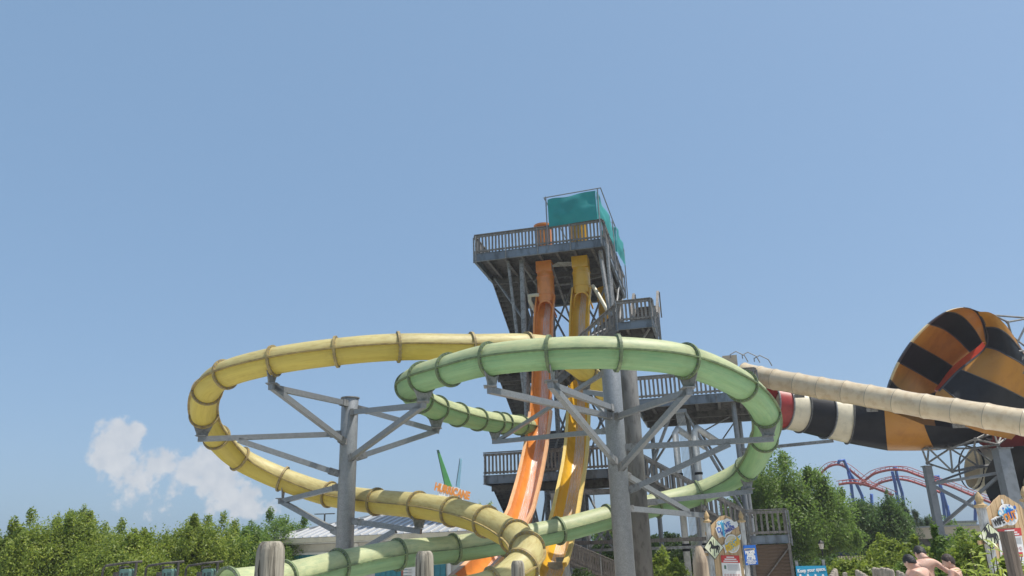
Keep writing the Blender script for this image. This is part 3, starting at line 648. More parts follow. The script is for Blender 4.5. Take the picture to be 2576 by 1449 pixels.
def crv(pts, s):
    """Catmull-Rom at parameter s (0..len-1)"""
    n = len(pts); i = min(int(s), n-2); t = s-i; g = lambda k: pts[k] if 0 <= k < n else (2*pts[0]-pts[1] if k < 0 else 2*pts[-1]-pts[-2])
    return cr1(g(i-1), g(i), g(i+1), g(i+2), t)
AR = [[(786,552),(830,585),(880,606),(950,618),(1010,600)], [(803,500),(838,536),(885,562),(950,580),(1025,562)], [(840,415),(890,442),(940,470),(992,500),(1046,532)], [(903,318),(950,345),(1000,373),(1054,404),(1107,438)],
      [(985,232),(1040,248),(1085,272),(1140,318),(1188,368)], [(1072,172),(1120,180),(1165,208),(1210,260),(1250,327)], [(1158,152),(1195,160),(1225,185),(1250,235),(1266,318)], [(1232,172),(1246,190),(1257,215),(1270,250),(1276,300)]]
CRW = [[(1225,172),(1290,178),(1350,225),(1400,290),(1460,385)], [(1265,248),(1310,250),(1355,272),(1400,315),(1464,402)], [(1262,343),(1320,358),(1370,385),(1420,412),(1475,450)], [(1136,450),(1230,488),(1310,522),(1380,555),(1480,606)],
       [(1052,536),(1120,590),(1200,640),(1300,690),(1430,735)], [(1020,570),(1050,640),(1120,700),(1240,755),(1390,790)]]
def sheet(rowpx, zfun):
    g = [[FQ(u, v, zfun(k/(len(rowpx)-1), j/4)) for j, (u, v) in enumerate(r)] for k, r in enumerate(rowpx)]
    return lambda k, t: crv([crv(r, t*4) for r in g], k)
SA = sheet(AR, lambda k, t: 43.2 + 4.2*math.sin(t*PI*.55) - 1.2*k)
SB = sheet(CRW, lambda k, t: 42.0 - 1.6*math.sin(t*PI*.8) + .6*t - .6*k)
for i in range(7): MB().grid([[SA(i+f, t) for t in np.linspace(0, 1.05, 21)] for f in np.linspace(0, 1, 8)]).build('inner_band', (mat('black_inner', (.007,.008,.011), .6, .1, 3, spec=.08) if i % 2 == 0 else M['amber']), fun, smooth=True, fix=False)
for i in range(5): MB().grid([[SB(i+f, t) for t in np.linspace(0, 1.0, 21)] for f in np.linspace(0, 1, 8)]).build('outer_band', M['amber' if i % 2 == 0 else 'black'], fun, smooth=True, fix=False)
rimc = mat('rim_cream', (.72,.56,.30), .45, .06, 3); rimb = mat('rim_black', (.05,.047,.05), .45)
for i in range(7):
    rows = []
    for f in np.linspace(0, 1, 7):
        p = SA(i+f, 0); q = SA(i+f, .05); d = (q-p).normalized(); rows.append([p - CF*.1 - d*.04, p - CF*.1 + d*.3, p + CF*.02 + d*.3, p + CF*.06 - d*.04])
    MB().grid(rows, closed=True).build('rim', rimb if i % 2 == 0 else rimc, fun)
for i in range(1, 7): MB().tube([SA(i, t) - CF*.02 for t in np.linspace(0, 1, 16)], .03, 6).build('seam', rimb, fun)
for i in range(1, 5): MB().tube([SB(i, t) - CF*.02 for t in np.linspace(0, 1, 16)], .035, 6).build('seam', rimb, fun)
rows = [[SB(s, 0) - CF*.03, SB(s, 0) + CF*.05, SB(s, .02) + CF*.05, SB(s, .02) - CF*.04] for s in np.linspace(.3, 4.4, 30)]
MB().grid(rows, closed=True).build('rim', rimb, fun)
rows = []
for f in np.linspace(0, 1, 24):
    up = SA(1 + 4.3*f, .99); lo = SB(4.25 - 2.4*f, 0)
    rows.append([up - CF*.12, up.lerp(lo, .5) + CF*.5 + CR*.1, lo + CF*1.2 + CR*.8 - CU*.25])
MB().grid(rows).build('red_tongue', mat('red_gel', (.60,.06,.035), .35, .1, 3, trans=.3, tcol=(.9,.14,.05)), fun, smooth=True, fix=False)
# exit side: red collar, black tube and cream bell low right
def ringtube(name, m, pts, radii, n=32):
    d = [Vector(p) for p in pts]; rows = []
    for i, p in enumerate(d):
        t = (d[min(i+1,len(d)-1)] - d[max(i-1,0)]).normalized(); s = t.cross(V(0,0,1)).normalized(); u = s.cross(t)
        rows.append([p + (s*math.cos(2*PI*k/n) + u*math.sin(2*PI*k/n))*radii[i] for k in range(n)])
    return MB().grid(rows, closed=True).build(name, m, fun, smooth=True)
ringtube('exit_collar', M['red'], [P(2475,1050,46), P(2510,1055,45.5), P(2590,1062,45), P(2700,1070,44.5)], [1.6, 1.9, 2.2, 2.3])
ringtube('exit_tube', M['black'], [P(2575,1215,40), P(2600,1225,40.5), P(2660,1240,41.5), P(2740,1250,43)], [1.9,1.95,1.95,1.95])
ringtube('exit_bell', M['cream'], [P(2445,1176,45.5), P(2470,1180,45.4), P(2530,1190,45), P(2600,1205,44.5)], [1.15,1.32,1.5,1.6])
ringtube('bell_flange', M['black'], [P(2441,1175.5,45.5), P(2446,1176,45.5)], [1.24,1.26])
# ------------------------------------------------------------------ truss and posts carrying the funnel
tr = thing('truss_frame', 'grey space frame truss of thin bars under and beside the striped funnel', 'truss', gz(P(2420,1200,44)))
N = {k: P(x, y, z) for k, (x, y, z) in dict(a=(2319,1127,43), b=(2333,1165,43), c=(2336,1128,42.4), d=(2390,1128,42.6), e=(2396,1186,42.6), f=(2450,1128,42.8), g=(2454,1105,41.5), h=(2510,1118,41.5), i=(2460,1172,43), j=(2505,1170,43),
     k=(2480,1092,41.8), l=(2500,1090,42), m=(2521,1092,42.2), n=(2540,1095,42.2), o=(2350,1118,43.5), p=(2420,1118,43.6), q=(2520,965,41), r=(2548,885,41), s=(2500,793,42), t=(2535,810,41.5), u=(2590,800,41.5), v=(2545,845,41.8), w=(2590,880,41), x=(2590,930,41), y=(2490,1022,41.5), z=(2560,1040,41.5), A=(2515,880,42.5), B=(2595,980,41), C=(2525,1140,43)).items()}
for e in 'ab bc cd de ef be bd ce df di ei ej gh gd gf hf kg lg mh nh lh ij fj fi ac co od dp pf op gp hj hC jC qr rs st tu tv vr rw vw qw qx wx qy qz yz xz ru su sv sA Ar xB zB yk zm'.split():
    MB().tube([N[e[0]], N[e[1]]], .052, 7).build('bar', M['galv2'], tr)
for k in 'bdefghqrtvyz': MB().lathe(N[k] - V(0,0,.09), [(.05,0),(.1,.05),(.1,.13),(.05,.18)], 8).build('node', M['galv2'], tr)
def post(label, xt, yt, Z, w, ztop, br):
    b = P(xt, yt, Z); t_ = thing('steel_post', label, 'post', gz(b), 'painted steel posts under the funnel')
    MB().box(gz(b) + V(0,0,b.z/2), w, w, b.z).build('shaft', mat('grey_paint', (.22,.235,.25), .5, .1, 3), t_); MB().box(b + V(0,0,.02), w*1.35, w*1.35, .05).build('cap_plate', M['galv2'], t_)
    return t_, b
p1, b1 = post('grey steel post under the left end of the funnel truss', 2332, 1174, 43, .36, 0, None)
p2, b2 = post('wide grey steel post beside the cream bell below the funnel', 2517, 1130, 40.5, .62, 0, None)
for (a, b, w) in (((2341,1218,42.7),(2510,1190,40.8),.2), ((2345,1217,43),(2470,1172,44),.14), ((2348,1222,42.7),(2450,1275,40.8),.2), ((2358,1330,42.7),(2520,1192,40.6),.2), ((2362,1340,42.7),(2420,1372,41),.2), ((2450,1275,40.8),(2520,1310,39.5),.2)):
    MB().beam(P(*a), P(*b), w, w*.7).build('brace', MATS['grey_paint'], p1)
# ------------------------------------------------------------------ roller coaster beyond the trees
cst = thing('roller_coaster', 'red roller coaster track on blue supports rising beyond the trees', 'roller coaster', gz(P(2250,1250,130)))
cred = mat('coaster_red', (.46,.06,.045), .5, .06, .5); cblu = mat('coaster_blue', (.025,.10,.40), .5, .06, .5)
def K(u, v, Z=130): return P(2039.2+u*.20833, 1147+v*.20833, Z)
def track(pts, Z0, Z1, name='track'):
    n = len(pts); pp = spline([K(u, v, Z0+(Z1-Z0)*i/(n-1)) for i, (u, v) in enumerate(pts)], 7)
    o = MB().tube(pp, .2, 8).build(name, cred, cst, smooth=True)
    for dx in (-1, 1): MB().tube([p + V(.45*dx, -.3, .5) for p in pp], .055, 5).build('rail', cred, o, smooth=True)
    for i in range(0, len(pp), 3): MB().beam(pp[i], pp[i] + V(0,-.3,.5), .06).build('tie', cred, o)
track([(110,240),(150,185),(230,125),(340,105),(450,155),(560,240),(660,320),(760,400)], 135, 130)
track([(600,350),(650,300),(760,220),(900,178),(1020,166),(1150,180),(1300,235),(1480,300),(1700,370),(1900,455),(2050,515),(2250,590),(2450,660)], 132, 112)
track([(340,345),(450,328),(560,330),(700,362),(890,432),(1000,480)], 128, 124); track([(720,400),(800,350),(880,312),(1040,282),(1200,302),(1400,372),(1560,440)], 140, 128)
for pts in ([(335,95),(340,62),(400,48),(470,210),(545,320),(620,480)], [(455,190),(485,320),(505,480)], [(1000,150),(1022,135),(1050,270),(1105,450),(1130,620)], [(985,190),(1020,330),(1040,460)], [(1512,290),(1510,245),(1535,238),(1590,440),(1668,690),(1690,860)], [(1560,330),(1600,560),(1616,700)], [(1995,540),(1990,650),(1985,900)], [(735,460),(748,760)], [(1650,600),(1668,760)]):
    MB().tube([K(u, v, 131) for u, v in pts] + [gz(K(*pts[-1], 131))], .25, 10).build('support', cblu, cst, smooth=True)

# ------------------------------------------------------------------ trees and shrubs
LEAF = {}
def leafmat(key):
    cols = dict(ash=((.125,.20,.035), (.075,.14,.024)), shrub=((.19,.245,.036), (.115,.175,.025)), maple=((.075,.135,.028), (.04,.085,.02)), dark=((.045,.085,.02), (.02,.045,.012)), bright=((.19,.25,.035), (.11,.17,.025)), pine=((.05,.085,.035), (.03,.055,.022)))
    if key not in LEAF:
        a, b = cols[key]; LEAF[key] = mat('foliage_' + key, a, .5, .15, 2.2, col2=b, trans=.38, tcol=tuple(min(1, c*1.9) for c in a), leafvar=.38, spec=.35)
    return LEAF[key]
BARK = mat('bark', (.10,.08,.06), .9, .2, 8, bump=.4)
def leaf_cloud(rng, centers, sig, n, size, slim=.42, outc=None, up=.35):
    """n leaves spread round the given clump centres; returns vertex and face arrays"""
    idx = rng.integers(0, len(centers), n); c = centers[idx]; s = sig[idx]
    g = rng.normal(size=(n,3)); g /= np.linalg.norm(g, axis=1)[:,None]; g *= (rng.random(n)**.45)[:,None]
    p = c + g*s
    nrm = rng.normal(size=(n,3)); 
    if outc is not None: nrm += 1.1*(p-outc)/np.linalg.norm(p-outc, axis=1)[:,None]
    nrm[:,2] += up; nrm /= np.linalg.norm(nrm, axis=1)[:,None]
    a = rng.normal(size=(n,3)); a[:,2] -= .5; a -= nrm*(a*nrm).sum(1)[:,None]; a /= np.linalg.norm(a, axis=1)[:,None]
    b = np.cross(nrm, a); sz = size*(.65 + .7*rng.random(n))[:,None]
    v = np.stack([p - a*sz*.5, p + b*sz*slim*.5 + a*sz*.02 - nrm*sz*.06, p + a*sz*.5, p - b*sz*slim*.5 + a*sz*.02 - nrm*sz*.06], 1).reshape(-1,3)
    f = np.arange(4*n).reshape(-1,4); return v, f
def leaf_mesh(name, v, f, m, parent):
    og = ORG[parent]; v = v - np.array(og); me = bpy.data.meshes.new(name); n = len(f)
    me.vertices.add(len(v)); me.vertices.foreach_set('co', v.astype(np.float32).ravel()); me.loops.add(n*4); me.loops.foreach_set('vertex_index', f.astype(np.int32).ravel())
    me.polygons.add(n); me.polygons.foreach_set('loop_start', np.arange(0, n*4, 4, dtype=np.int32)); me.polygons.foreach_set('loop_total', np.full(n, 4, dtype=np.int32))
    me.materials.append(m); me.update(calc_edges=True); return link(name, me, parent)
def tree(label, base, h, rx, lm, n, size, zc=None, rz=None, group=None, name='tree', cat='tree', seed=0, clumps=60, spike=.25, slim=.42, trunk=.09, hollow=.45):
    rng = np.random.default_rng(1000 + seed); base = Vector(base); t = thing(name, label, cat, base, group)
    zc = h*.58 if zc is None else zc; rz = h - zc if rz is None else rz; c = np.array([base.x, base.y, base.z + zc])
    d = rng.normal(size=(clumps,3)); d /= np.linalg.norm(d, axis=1)[:,None]; rad = (hollow + (1-hollow)*rng.random(clumps)**.6)
    lump = np.array([.82 + .36*mnoise.noise((x*1.7+seed*3.1, y*1.7, z*1.7)) for x, y, z in d])
    cen = c + d*np.array([rx, rx, rz])*(rad*lump)[:,None]*.86
    sig = (np.array([rx, rx, rz])*.30)*(.6 + .7*rng.random(clumps))[:,None]
    # upright sprays that break the outline
    k = int(clumps*spike); j = rng.integers(0, clumps, k); sp = cen[j] + np.array([0,0,1])*(rz*.28*rng.random(k))[:,None] + (cen[j]-c)*.12
    cen = np.vstack([cen, sp]); sig = np.vstack([sig, np.tile(np.array([rx*.09, rx*.09, rz*.2]), (k,1))])
    v, f = leaf_cloud(rng, cen, sig, n, size, slim, outc=c)
    leaf_mesh('crown', v, f, leafmat(lm), t)
    mb = MB(); top = base + V(0,0,zc*.75); r0 = h*.022 + trunk*.4
    mb.tube([base, base + V(.03,.02,zc*.35), top], [r0, r0*.75, r0*.45], 8); mb.build('trunk', BARK, t, smooth=True)
    for q in range(7):
        i = int(rng.integers(0, clumps)); e = Vector(cen[i]); s = base + V(0,0,zc*(.3 + .4*rng.random()))
        MB().tube([s, s.lerp(e, .5) + V(0,0,.1*h*rng.random()), e], [r0*.4, r0*.25, r0*.08], 6).build('branch', BARK, t, smooth=True)
    return t
def tbase(x, Z): return gz(P(x, 1400, Z))
def ttop(x, y, Z): return P(x, y, Z).z
LT = [(-40,1335,30,2.0),(40,1316,29,1.7),(112,1302,31,1.8),(170,1282,30,1.6),(232,1297,32,1.7),(300,1334,29,1.7),(368,1332,31,1.6),(440,1322,32,1.5),(515,1297,33,1.9),(600,1315,35,1.8),(672,1304,40,2.0),(735,1318,42,1.6)]
LN = ['tall loose shrub cut by the left edge of the frame','leafy green shrub second from the left edge of the treeline','leafy shrub just left of the tallest shoots in the treeline','tallest shrub of the treeline with thin shoots above it','leafy shrub just right of the tallest shoots in the treeline','low green shrub behind the first dark pipe frame','low green shrub behind the second dark pipe frame','green shrub with a thin spire behind the third dark pipe frame','domed bright shrub below the cloud nearest the yellow tube','rounded shrub between the domed bright shrub and the grey roof','dark green tree behind the left corner of the grey roof','dark green tree half hidden by the left hip of the grey roof']
for i, (x, y, Z, r) in enumerate(LT):
    h = ttop(x, y, Z); tree(LN[i], tbase(x, Z), h, r*1.25, 'shrub' if i < 9 else 'ash', 26000, .12, zc=h*.5, rz=h*.55, group='treeline behind the pipe frames', name='shrub' if i < 10 else 'tree', cat='shrub' if i < 10 else 'tree', seed=i, clumps=80, spike=.45)
TR = [('large leafy ash tree beside the lower stair landing', 1985, 1128, 47, 3.9, 'ash', 60000, .2, 'tree'), ('green tree filling the gap behind the stair landing and the sign', 1885, 1225, 50, 3.0, 'ash', 20000, .2, 'tree'),
      ('dark spreading maple below the roller coaster track', 2200, 1230, 56, 3.3, 'maple', 30000, .22, 'tree'), ('small dark maple with a side branch reaching the sky', 2262, 1242, 54, 1.6, 'maple', 11000, .2, 'tree'),
      ('small round tree behind the grey steel post', 2385, 1288, 62, 1.5, 'ash', 5000, .22, 'tree'), ('small bright tree top showing above the green tube beside the striped flag', 1530, 1262, 60, 1.9, 'ash', 6000, .22, 'tree'),
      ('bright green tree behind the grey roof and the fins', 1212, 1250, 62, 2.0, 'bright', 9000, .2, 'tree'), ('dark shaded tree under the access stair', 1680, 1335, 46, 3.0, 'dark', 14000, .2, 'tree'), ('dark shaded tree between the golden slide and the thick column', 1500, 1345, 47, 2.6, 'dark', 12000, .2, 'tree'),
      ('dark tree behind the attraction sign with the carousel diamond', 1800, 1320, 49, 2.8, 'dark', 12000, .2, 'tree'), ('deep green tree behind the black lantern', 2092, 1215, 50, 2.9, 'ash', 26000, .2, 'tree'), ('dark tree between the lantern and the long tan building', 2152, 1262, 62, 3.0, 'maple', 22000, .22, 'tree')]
for i, (lb, x, y, Z, r, lm, n, sz, nm) in enumerate(TR):
    h = ttop(x, y, Z); tree(lb, tbase(x, Z), h, r, lm, n, sz, zc=h*.52, rz=h*.5, name=nm, seed=40+i, clumps=90, spike=.3, hollow=.35)
SH = [('bright bush in the shade behind the riser pipes', 1662, 1372, 33, .8, 'bright', 4200, .13), ('low bright bush at the foot of the riser pipes', 1690, 1410, 30, 1.1, 'bright', 5200, .13), ('green bush at the foot of the dark weathered column', 1655, 1425, 29, .8, 'shrub', 3200, .13),
      ('wide bush in front of the long tan building', 2262, 1352, 27, 1.9, 'shrub', 15000, .13), ('bush behind the heads of the boys', 2345, 1365, 25, 1.4, 'shrub', 11000, .13), ('tall leafy bush at the foot of the steel post', 2420, 1318, 24, 1.2, 'ash', 12000, .13),
      ('leafy bush behind the diamond sign of the splash attraction', 2455, 1330, 22, 1.0, 'bright', 8000, .13), ('dark bush under the black lantern', 2085, 1400, 33, 1.3, 'maple', 7000, .14), ('green bush beside the log fence', 2130, 1395, 26, .9, 'shrub', 6000, .12), ('bush filling the gap right of the blue spacing sign', 2175, 1415, 24, .9, 'shrub', 5500, .12),
      ('shaded bush under the log fence far run', 2300, 1405, 24, 1.0, 'ash', 6000, .12), ('bush at the right edge behind the wooden post', 2550, 1405, 14, .8, 'bright', 5000, .11), ('low bush between the golden slide and the lower stair', 1470, 1430, 32, 1.0, 'dark', 4000, .14), ('green bush behind the access stair posts', 1770, 1395, 40, 1.6, 'dark', 7000, .16), ('dark bush behind the skirt boards of the landing', 1960, 1400, 44, 2.2, 'maple', 8000, .18)]
for i, (lb, x, y, Z, r, lm, n, sz) in enumerate(SH):
    h = ttop(x, y, Z); tree(lb, tbase(x, Z), h, r, lm, n, sz, zc=h*.45, rz=h*.6, name='bush', cat='bush', seed=80+i, clumps=60, spike=.3, trunk=.02, hollow=.3)
def pine(label, x, y, Z, r, seed):
    b = tbase(x, Z); h = ttop(x, y, Z); t = thing('pine_tree', label, 'pine tree', b, 'pines beyond the long building'); rng = np.random.default_rng(seed)
    MB().tube([b, b + V(0,0,h)], [.14, .02], 8).build('trunk', BARK, t)
    cs, sg = [], []
    for k in range(70):
        z = h*(.15 + .85*k/70); rr = r*(1-(z/h)**1.3)+.06; a = rng.random()*2*PI
        for q in (.35,.7,1): cs.append((b.x + math.cos(a)*rr*q, b.y + math.sin(a)*rr*q, z + .25*q)); sg.append((.16,.16,.22))
    v, f = leaf_cloud(rng, np.array(cs), np.array(sg), 6500, .2, .16, outc=np.array([b.x,b.y,h*.4]), up=1.2); leaf_mesh('needles', v, f, leafmat('pine'), t)
pine('tall pine with upright candles right of the dark maple', 2293, 1268, 58, 1.5, 1); pine('shorter pine between the tall pine and the steel post', 2322, 1290, 60, 1.6, 2); pine('pale pine just left of the grey steel post', 2348, 1308, 62, 1.4, 3)

# ------------------------------------------------------------------ pavilion with standing seam roof
FL, FR_ = PH(643,1358,2.75), PH(1198,1334,2.75); bu = (FR_-FL); BL = bu.length; bu.normalize(); bv = V(-bu.y, bu.x, 0); BD = 11.0
def Bp(u, v, z): return V(FL.x, FL.y, 0) + bu*u + bv*v + V(0,0,z)
RB = Matrix((bu, bv, V(0,0,1))).transposed()
bld = thing('pavilion', 'low pavilion with grey standing seam roof and teal shutters', 'building', Bp(BL/2, BD/2, 0))
roofm = mat('roof_metal', (.38,.39,.40), .38, .05, 2, metal=.25); seamm = mat('roof_seam', (.66,.66,.65), .4, .04, 2)
zr, ez, hv = 4.15, 2.75, BD/2; r0, r1 = Bp(hv*.95, hv, zr), Bp(BL-hv*.62, hv, zr)
E_ = [Bp(0,0,ez), Bp(BL,0,ez), Bp(BL,BD,ez), Bp(0,BD,ez)]
rf = MB().add([*E_, r0, r1], [(0,1,5,4),(1,2,5),(2,3,4,5),(3,0,4)]).build('roof', roofm, bld)
def seams(a, b, ra, rb, n):
    """ribs perpendicular to eave a-b, up to the hips or ridge"""
    d = (b-a); L = d.length; d.normalize(); nrm = (b-a).cross(ra-a).normalized()
    if nrm.z < 0: nrm = -nrm
    up = nrm.cross(d); up = up if up.z > 0 else -up
    sa, sb = (ra-a).dot(d), (rb-a).dot(d); H = (ra-a).dot(up)
    for i in range(1, n):
        s = L*i/n; k = s/sa if s < sa else ((L-s)/(L-sb) if s > sb else 1)
        p = a + d*s; q = p + up*(H*min(1, max(0, k)))
        if (q-p).length > .1: MB().beam(p + nrm*.03, q + nrm*.03, .05, .06, up=nrm).build('seam', seamm, rf)
seams(E_[0], E_[1], r0, r1, 26); seams(E_[1], E_[2], r1, r1, 20); seams(E_[3], E_[0], r0, r0, 20)
for a, b in ((E_[0], r0), (E_[1], r1), (r0, r1)): MB().beam(a + V(0,0,.05), b + V(0,0,.05), .14, .06).build('ridge_cap', roofm, rf)
for a, b in ((0,1),(1,2),(3,0)): MB().beam(E_[a] - V(0,0,.13), E_[b] - V(0,0,.13), .06, .22).build('fascia_board', M['cream'], bld)
MB().box(Bp(BL/2, BD/2, ez-.27), BL-.3, BD-.3, .05, RB).build('soffit', M['white'], bld)
wl_ = MB().box(Bp(BL/2, BD/2, 1.22), BL-1.6, BD-1.6, 2.44, RB).build('wall', mat('wall_cream', (.55,.53,.47), .8, .06, 3), bld)
shm = mat('teal_shutter', (.03,.21,.26), .5, .08, 4); shp = meshdata(MB().box((0,0,0), .27, .05, 1.5), 'shutter_slat', shm)
for u0, n in ((1.2, 14), (6.6, 6), (8.9, 5)):
    for k in range(n): inst(shp, 'shutter_slat', wl_, Bp(u0 + k*.29, .77, 1.2), Matrix.Rotation(math.atan2(bu.y, bu.x), 4, 'Z'))
    MB().box(Bp(u0 + n*.145-.15, .775, 2.0), n*.29+.16, .07, .1, RB).build('trim', M['white'], wl_)
for u in (.95, 5.4, 8.55, 10.4): MB().box(Bp(u, .76, 1.2), .18, .12, 2.4, RB).build('corner_board', M['white'], wl_)
for k in range(14): MB().box(Bp(8.25, .75, .4 + k*.13), .55, .04, .1, RB).build('louvre', M['white'], wl_)
MB().box(Bp(7.95, .77, 1.1), .12, .08, 1.7, RB).build('red_trim', mat('rust_trim', (.38,.1,.05), .6), wl_)
# ------------------------------------------------------------------ sign helpers
def plane_at(x, y, Z, yaw):
    o = P(x, y, Z); n = V(math.sin(yaw), -math.cos(yaw), 0); ex = V(math.cos(yaw), math.sin(yaw), 0)
    def pp(px, py, off=0.0):
        d = Vector(ray(px, py)); c = V(0,0,CAMZ); k = (o - c).dot(n)/d.dot(n); return c + d*k + n*off
    return o, n, ex, pp
def smat(name, c, rough=.5): return mat('sign_' + name, c, rough, .03, 3)
def text(parent, body, c, ex, n, size, m, rot=0, bold=.0, squash=1.0, name='lettering', shear=0.0, ext=.004):
    cu = bpy.data.curves.new(name, 'FONT'); cu.body = body; cu.align_x = 'CENTER'; cu.align_y = 'CENTER'; cu.size = size; cu.extrude = ext; cu.offset = bold; cu.shear = shear; cu.materials.append(m)
    cu.resolution_u = 3
    tmp = bpy.data.objects.new(name, cu); COL.objects.link(tmp); dg = bpy.context.evaluated_depsgraph_get(); me = bpy.data.meshes.new_from_object(tmp.evaluated_get(dg)); bpy.data.objects.remove(tmp); me.name = name
    o = link(name, me, parent); up = V(0,0,1); R = Matrix((ex, up, n)).transposed().to_4x4() @ Matrix.Rotation(rot, 4, 'Z') @ Matrix.Diagonal((squash, 1, 1, 1))
    o.matrix_local = Matrix.Translation(c - ORG[parent]) @ R; return o
def plate(parent, name, poly, n, th, m): return MB().prism(poly, n*0, n*th).build(name, m, parent)
WHT, BLU, NAVY, CYN, YLW, REDS, BLK, TANB, ORG_ = smat('white', (.75,.74,.72)), smat('blue', (.02,.13,.48)), smat('navy', (.05,.06,.3)), smat('cyan', (.08,.42,.66)), smat('yellow', (.75,.50,.05)), smat('red', (.55,.05,.045)), smat('black', (.02,.02,.02)), mat('sign_tan_board', (.60,.41,.22), .6, .08, 3, stretch=(4,4,.5)), smat('orange', (.72,.26,.04))
postm = mat('white_weathered_post', (.56,.55,.52), .7, .15, 6, col2=(.33,.32,.30), stretch=(3,3,.6)); finm = mat('tan_finial', (.52,.36,.18), .6, .1, 5)
def sign_post(parent, p, w):
    b = gz(p); z = p.z
    MB().box(b + V(0,0,(z-.38)/2), w, w, z-.38).build('post', postm, parent)
    MB().lathe(V(b.x,b.y,0), [(w*.55,z-.40),(w*.95,z-.38),(w*.95,z-.33),(w*.6,z-.31),(w*.48,z-.27),(w*.62,z-.19),(w*.5,z-.12),(w*.08,z)], 8).build('finial', finm, parent)
def board_panel(parent, pp, xs, ytops, ybot, n, gap=.008):
    """vertical boards between the px columns xs (given at row of the tops), leaning with perspective"""
    for i in range(len(xs)-1):
        a, b = pp(xs[i], ytops[i]), pp(xs[i+1], ytops[i+1]); ex = (b-a); ex.z = 0; L = ex.length; ex.normalize()
        a2, b2 = a + ex*gap, b - ex*gap; poly = [V(a2.x,a2.y,.05), V(b2.x,b2.y,.05), b2, a2]
        MB().prism(poly, n*-.03, n*0).build('board', TANB, parent)
def rules(parent, pp, n, ex, c0, c1, c2, c3):
    """white rules board with red header; corners px tl, tr, br, bl"""
    q = [pp(*c0, .012), pp(*c1, .012), pp(*c2, .012), pp(*c3, .012)]
    rb = plate(parent, 'rules_board', q, n, .012, WHT); L = lambda s, t: q[0].lerp(q[1], s).lerp(q[3].lerp(q[2], s), t) + n*.014
    plate(rb, 'header', [L(0,0), L(1,0), L(1,.2), L(0,.2)], n, .004, REDS)
    w = (q[1]-q[0]).length
    for k, s_ in enumerate((.5,.75,.92)): plate(rb, 'header_line', [L(.5-s_*.42,.035+k*.055), L(.5+s_*.42,.035+k*.055), L(.5+s_*.42,.065+k*.055), L(.5-s_*.42,.065+k*.055)], n, .007, WHT)
    gr = smat('grey', (.42,.42,.42))
    for k in range(6): plate(rb, 'text_line', [L(.3,.25+k*.028), L(.95,.25+k*.028), L(.95,.262+k*.028), L(.3,.262+k*.028)], n, .004, gr)
    plate(rb, 'pictogram', [L(.12,.27), L(.22,.27), L(.22,.37), L(.12,.37)], n, .004, smat('dgreen', (.1,.18,.12)))
    for k in range(6):
        c = L(.14+k*.145, .53); r = w*.052; plate(rb, 'pictogram', [c + (ex*math.cos(a)+V(0,0,1)*math.sin(a))*r for a in np.linspace(0, 2*PI, 10)[:-1]], n, .004, smat('rose', (.45,.2,.19)))
        plate(rb, 'pictogram', [c + n*.005 + (ex*math.cos(a)*.6+V(0,0,1)*math.sin(a))*r*.7 for a in np.linspace(0, 2*PI, 8)[:-1]], n, .003, WHT)
    plate(rb, 'red_bar', [L(.08,.62), L(.92,.62), L(.92,.74), L(.08,.74)], n, .004, REDS)
    for k in range(6): plate(rb, 'text_line', [L(.08,.79+k*.035), L(.92-.1*(k%3),.79+k*.035), L(.92-.1*(k%3),.803+k*.035), L(.08,.803+k*.035)], n, .004, gr)
    return rb
HORSE = [(-.36,.42),(-.30,.50),(-.20,.52),(-.12,.44),(-.08,.30),(.0,.16),(.16,.12),(.34,.14),(.46,.18),(.60,.12),(.66,-.02),(.64,-.24),(.58,-.22),(.58,-.04),(.52,.04),(.50,-.12),(.56,-.28),(.50,-.46),(.42,-.44),(.46,-.28),(.38,-.14),(.36,-.30),(.28,-.44),(.20,-.42),(.26,-.28),(.26,-.10),(.0,-.10),(-.10,-.12),(-.26,-.06),(-.34,-.16),(-.26,-.34),(-.32,-.36),(-.42,-.14),(-.28,.04),(-.22,.16),(-.26,.30),(-.34,.30),(-.40,.22),(-.44,.28)]
def diamond(parent, pp, n, ex, cs, name='diamond_sign', stripes=True):
    q = [pp(*c, .13) for c in cs]; c = sum(q, V(0,0,0))/4
    d = plate(parent, name, [c + (p-c)*1.0 for p in q], n, .012, smat('dkgreen', (.02,.03,.02)))
    plate(d, 'face', [c + (p-c)*.93 + n*.013 for p in q], n, .003, smat('pale', (.74,.74,.54)))
    if stripes:
        for k in range(-2, 3):
            x0 = k*.19; hh = (.93-abs(x0))*.93; w = (q[1]-q[3]).length/2; h = (q[0]-q[2]).length/2
            f = lambda x: (.90-abs(x)); 
            plate(d, 'stripe', [c + n*.017 + ex*(x0*w) + V(0,0,f(x0)*h), c + n*.017 + ex*((x0+.09)*w) + V(0,0,f(x0+.09)*h), c + n*.017 + ex*((x0+.09)*w) - V(0,0,f(x0+.09)*h), c + n*.017 + ex*(x0*w) - V(0,0,f(x0)*h)], n, .002, smat('palegreen', (.62,.68,.40)))
    w = (q[1]-q[3]).length*.5
    plate(d, 'horse', [c + n*.021 + ex*(x*w*.98 - .02) + V(0,0,y*w*.98) for x, y in HORSE], n, .004, BLK)
    plate(d, 'pole', [c + n*.02 + ex*x + V(0,0,z*w) for x, z in ((-.012,.62),(.012,.62),(.012,-.68),(-.012,-.68))], n, .003, BLK)
    return d
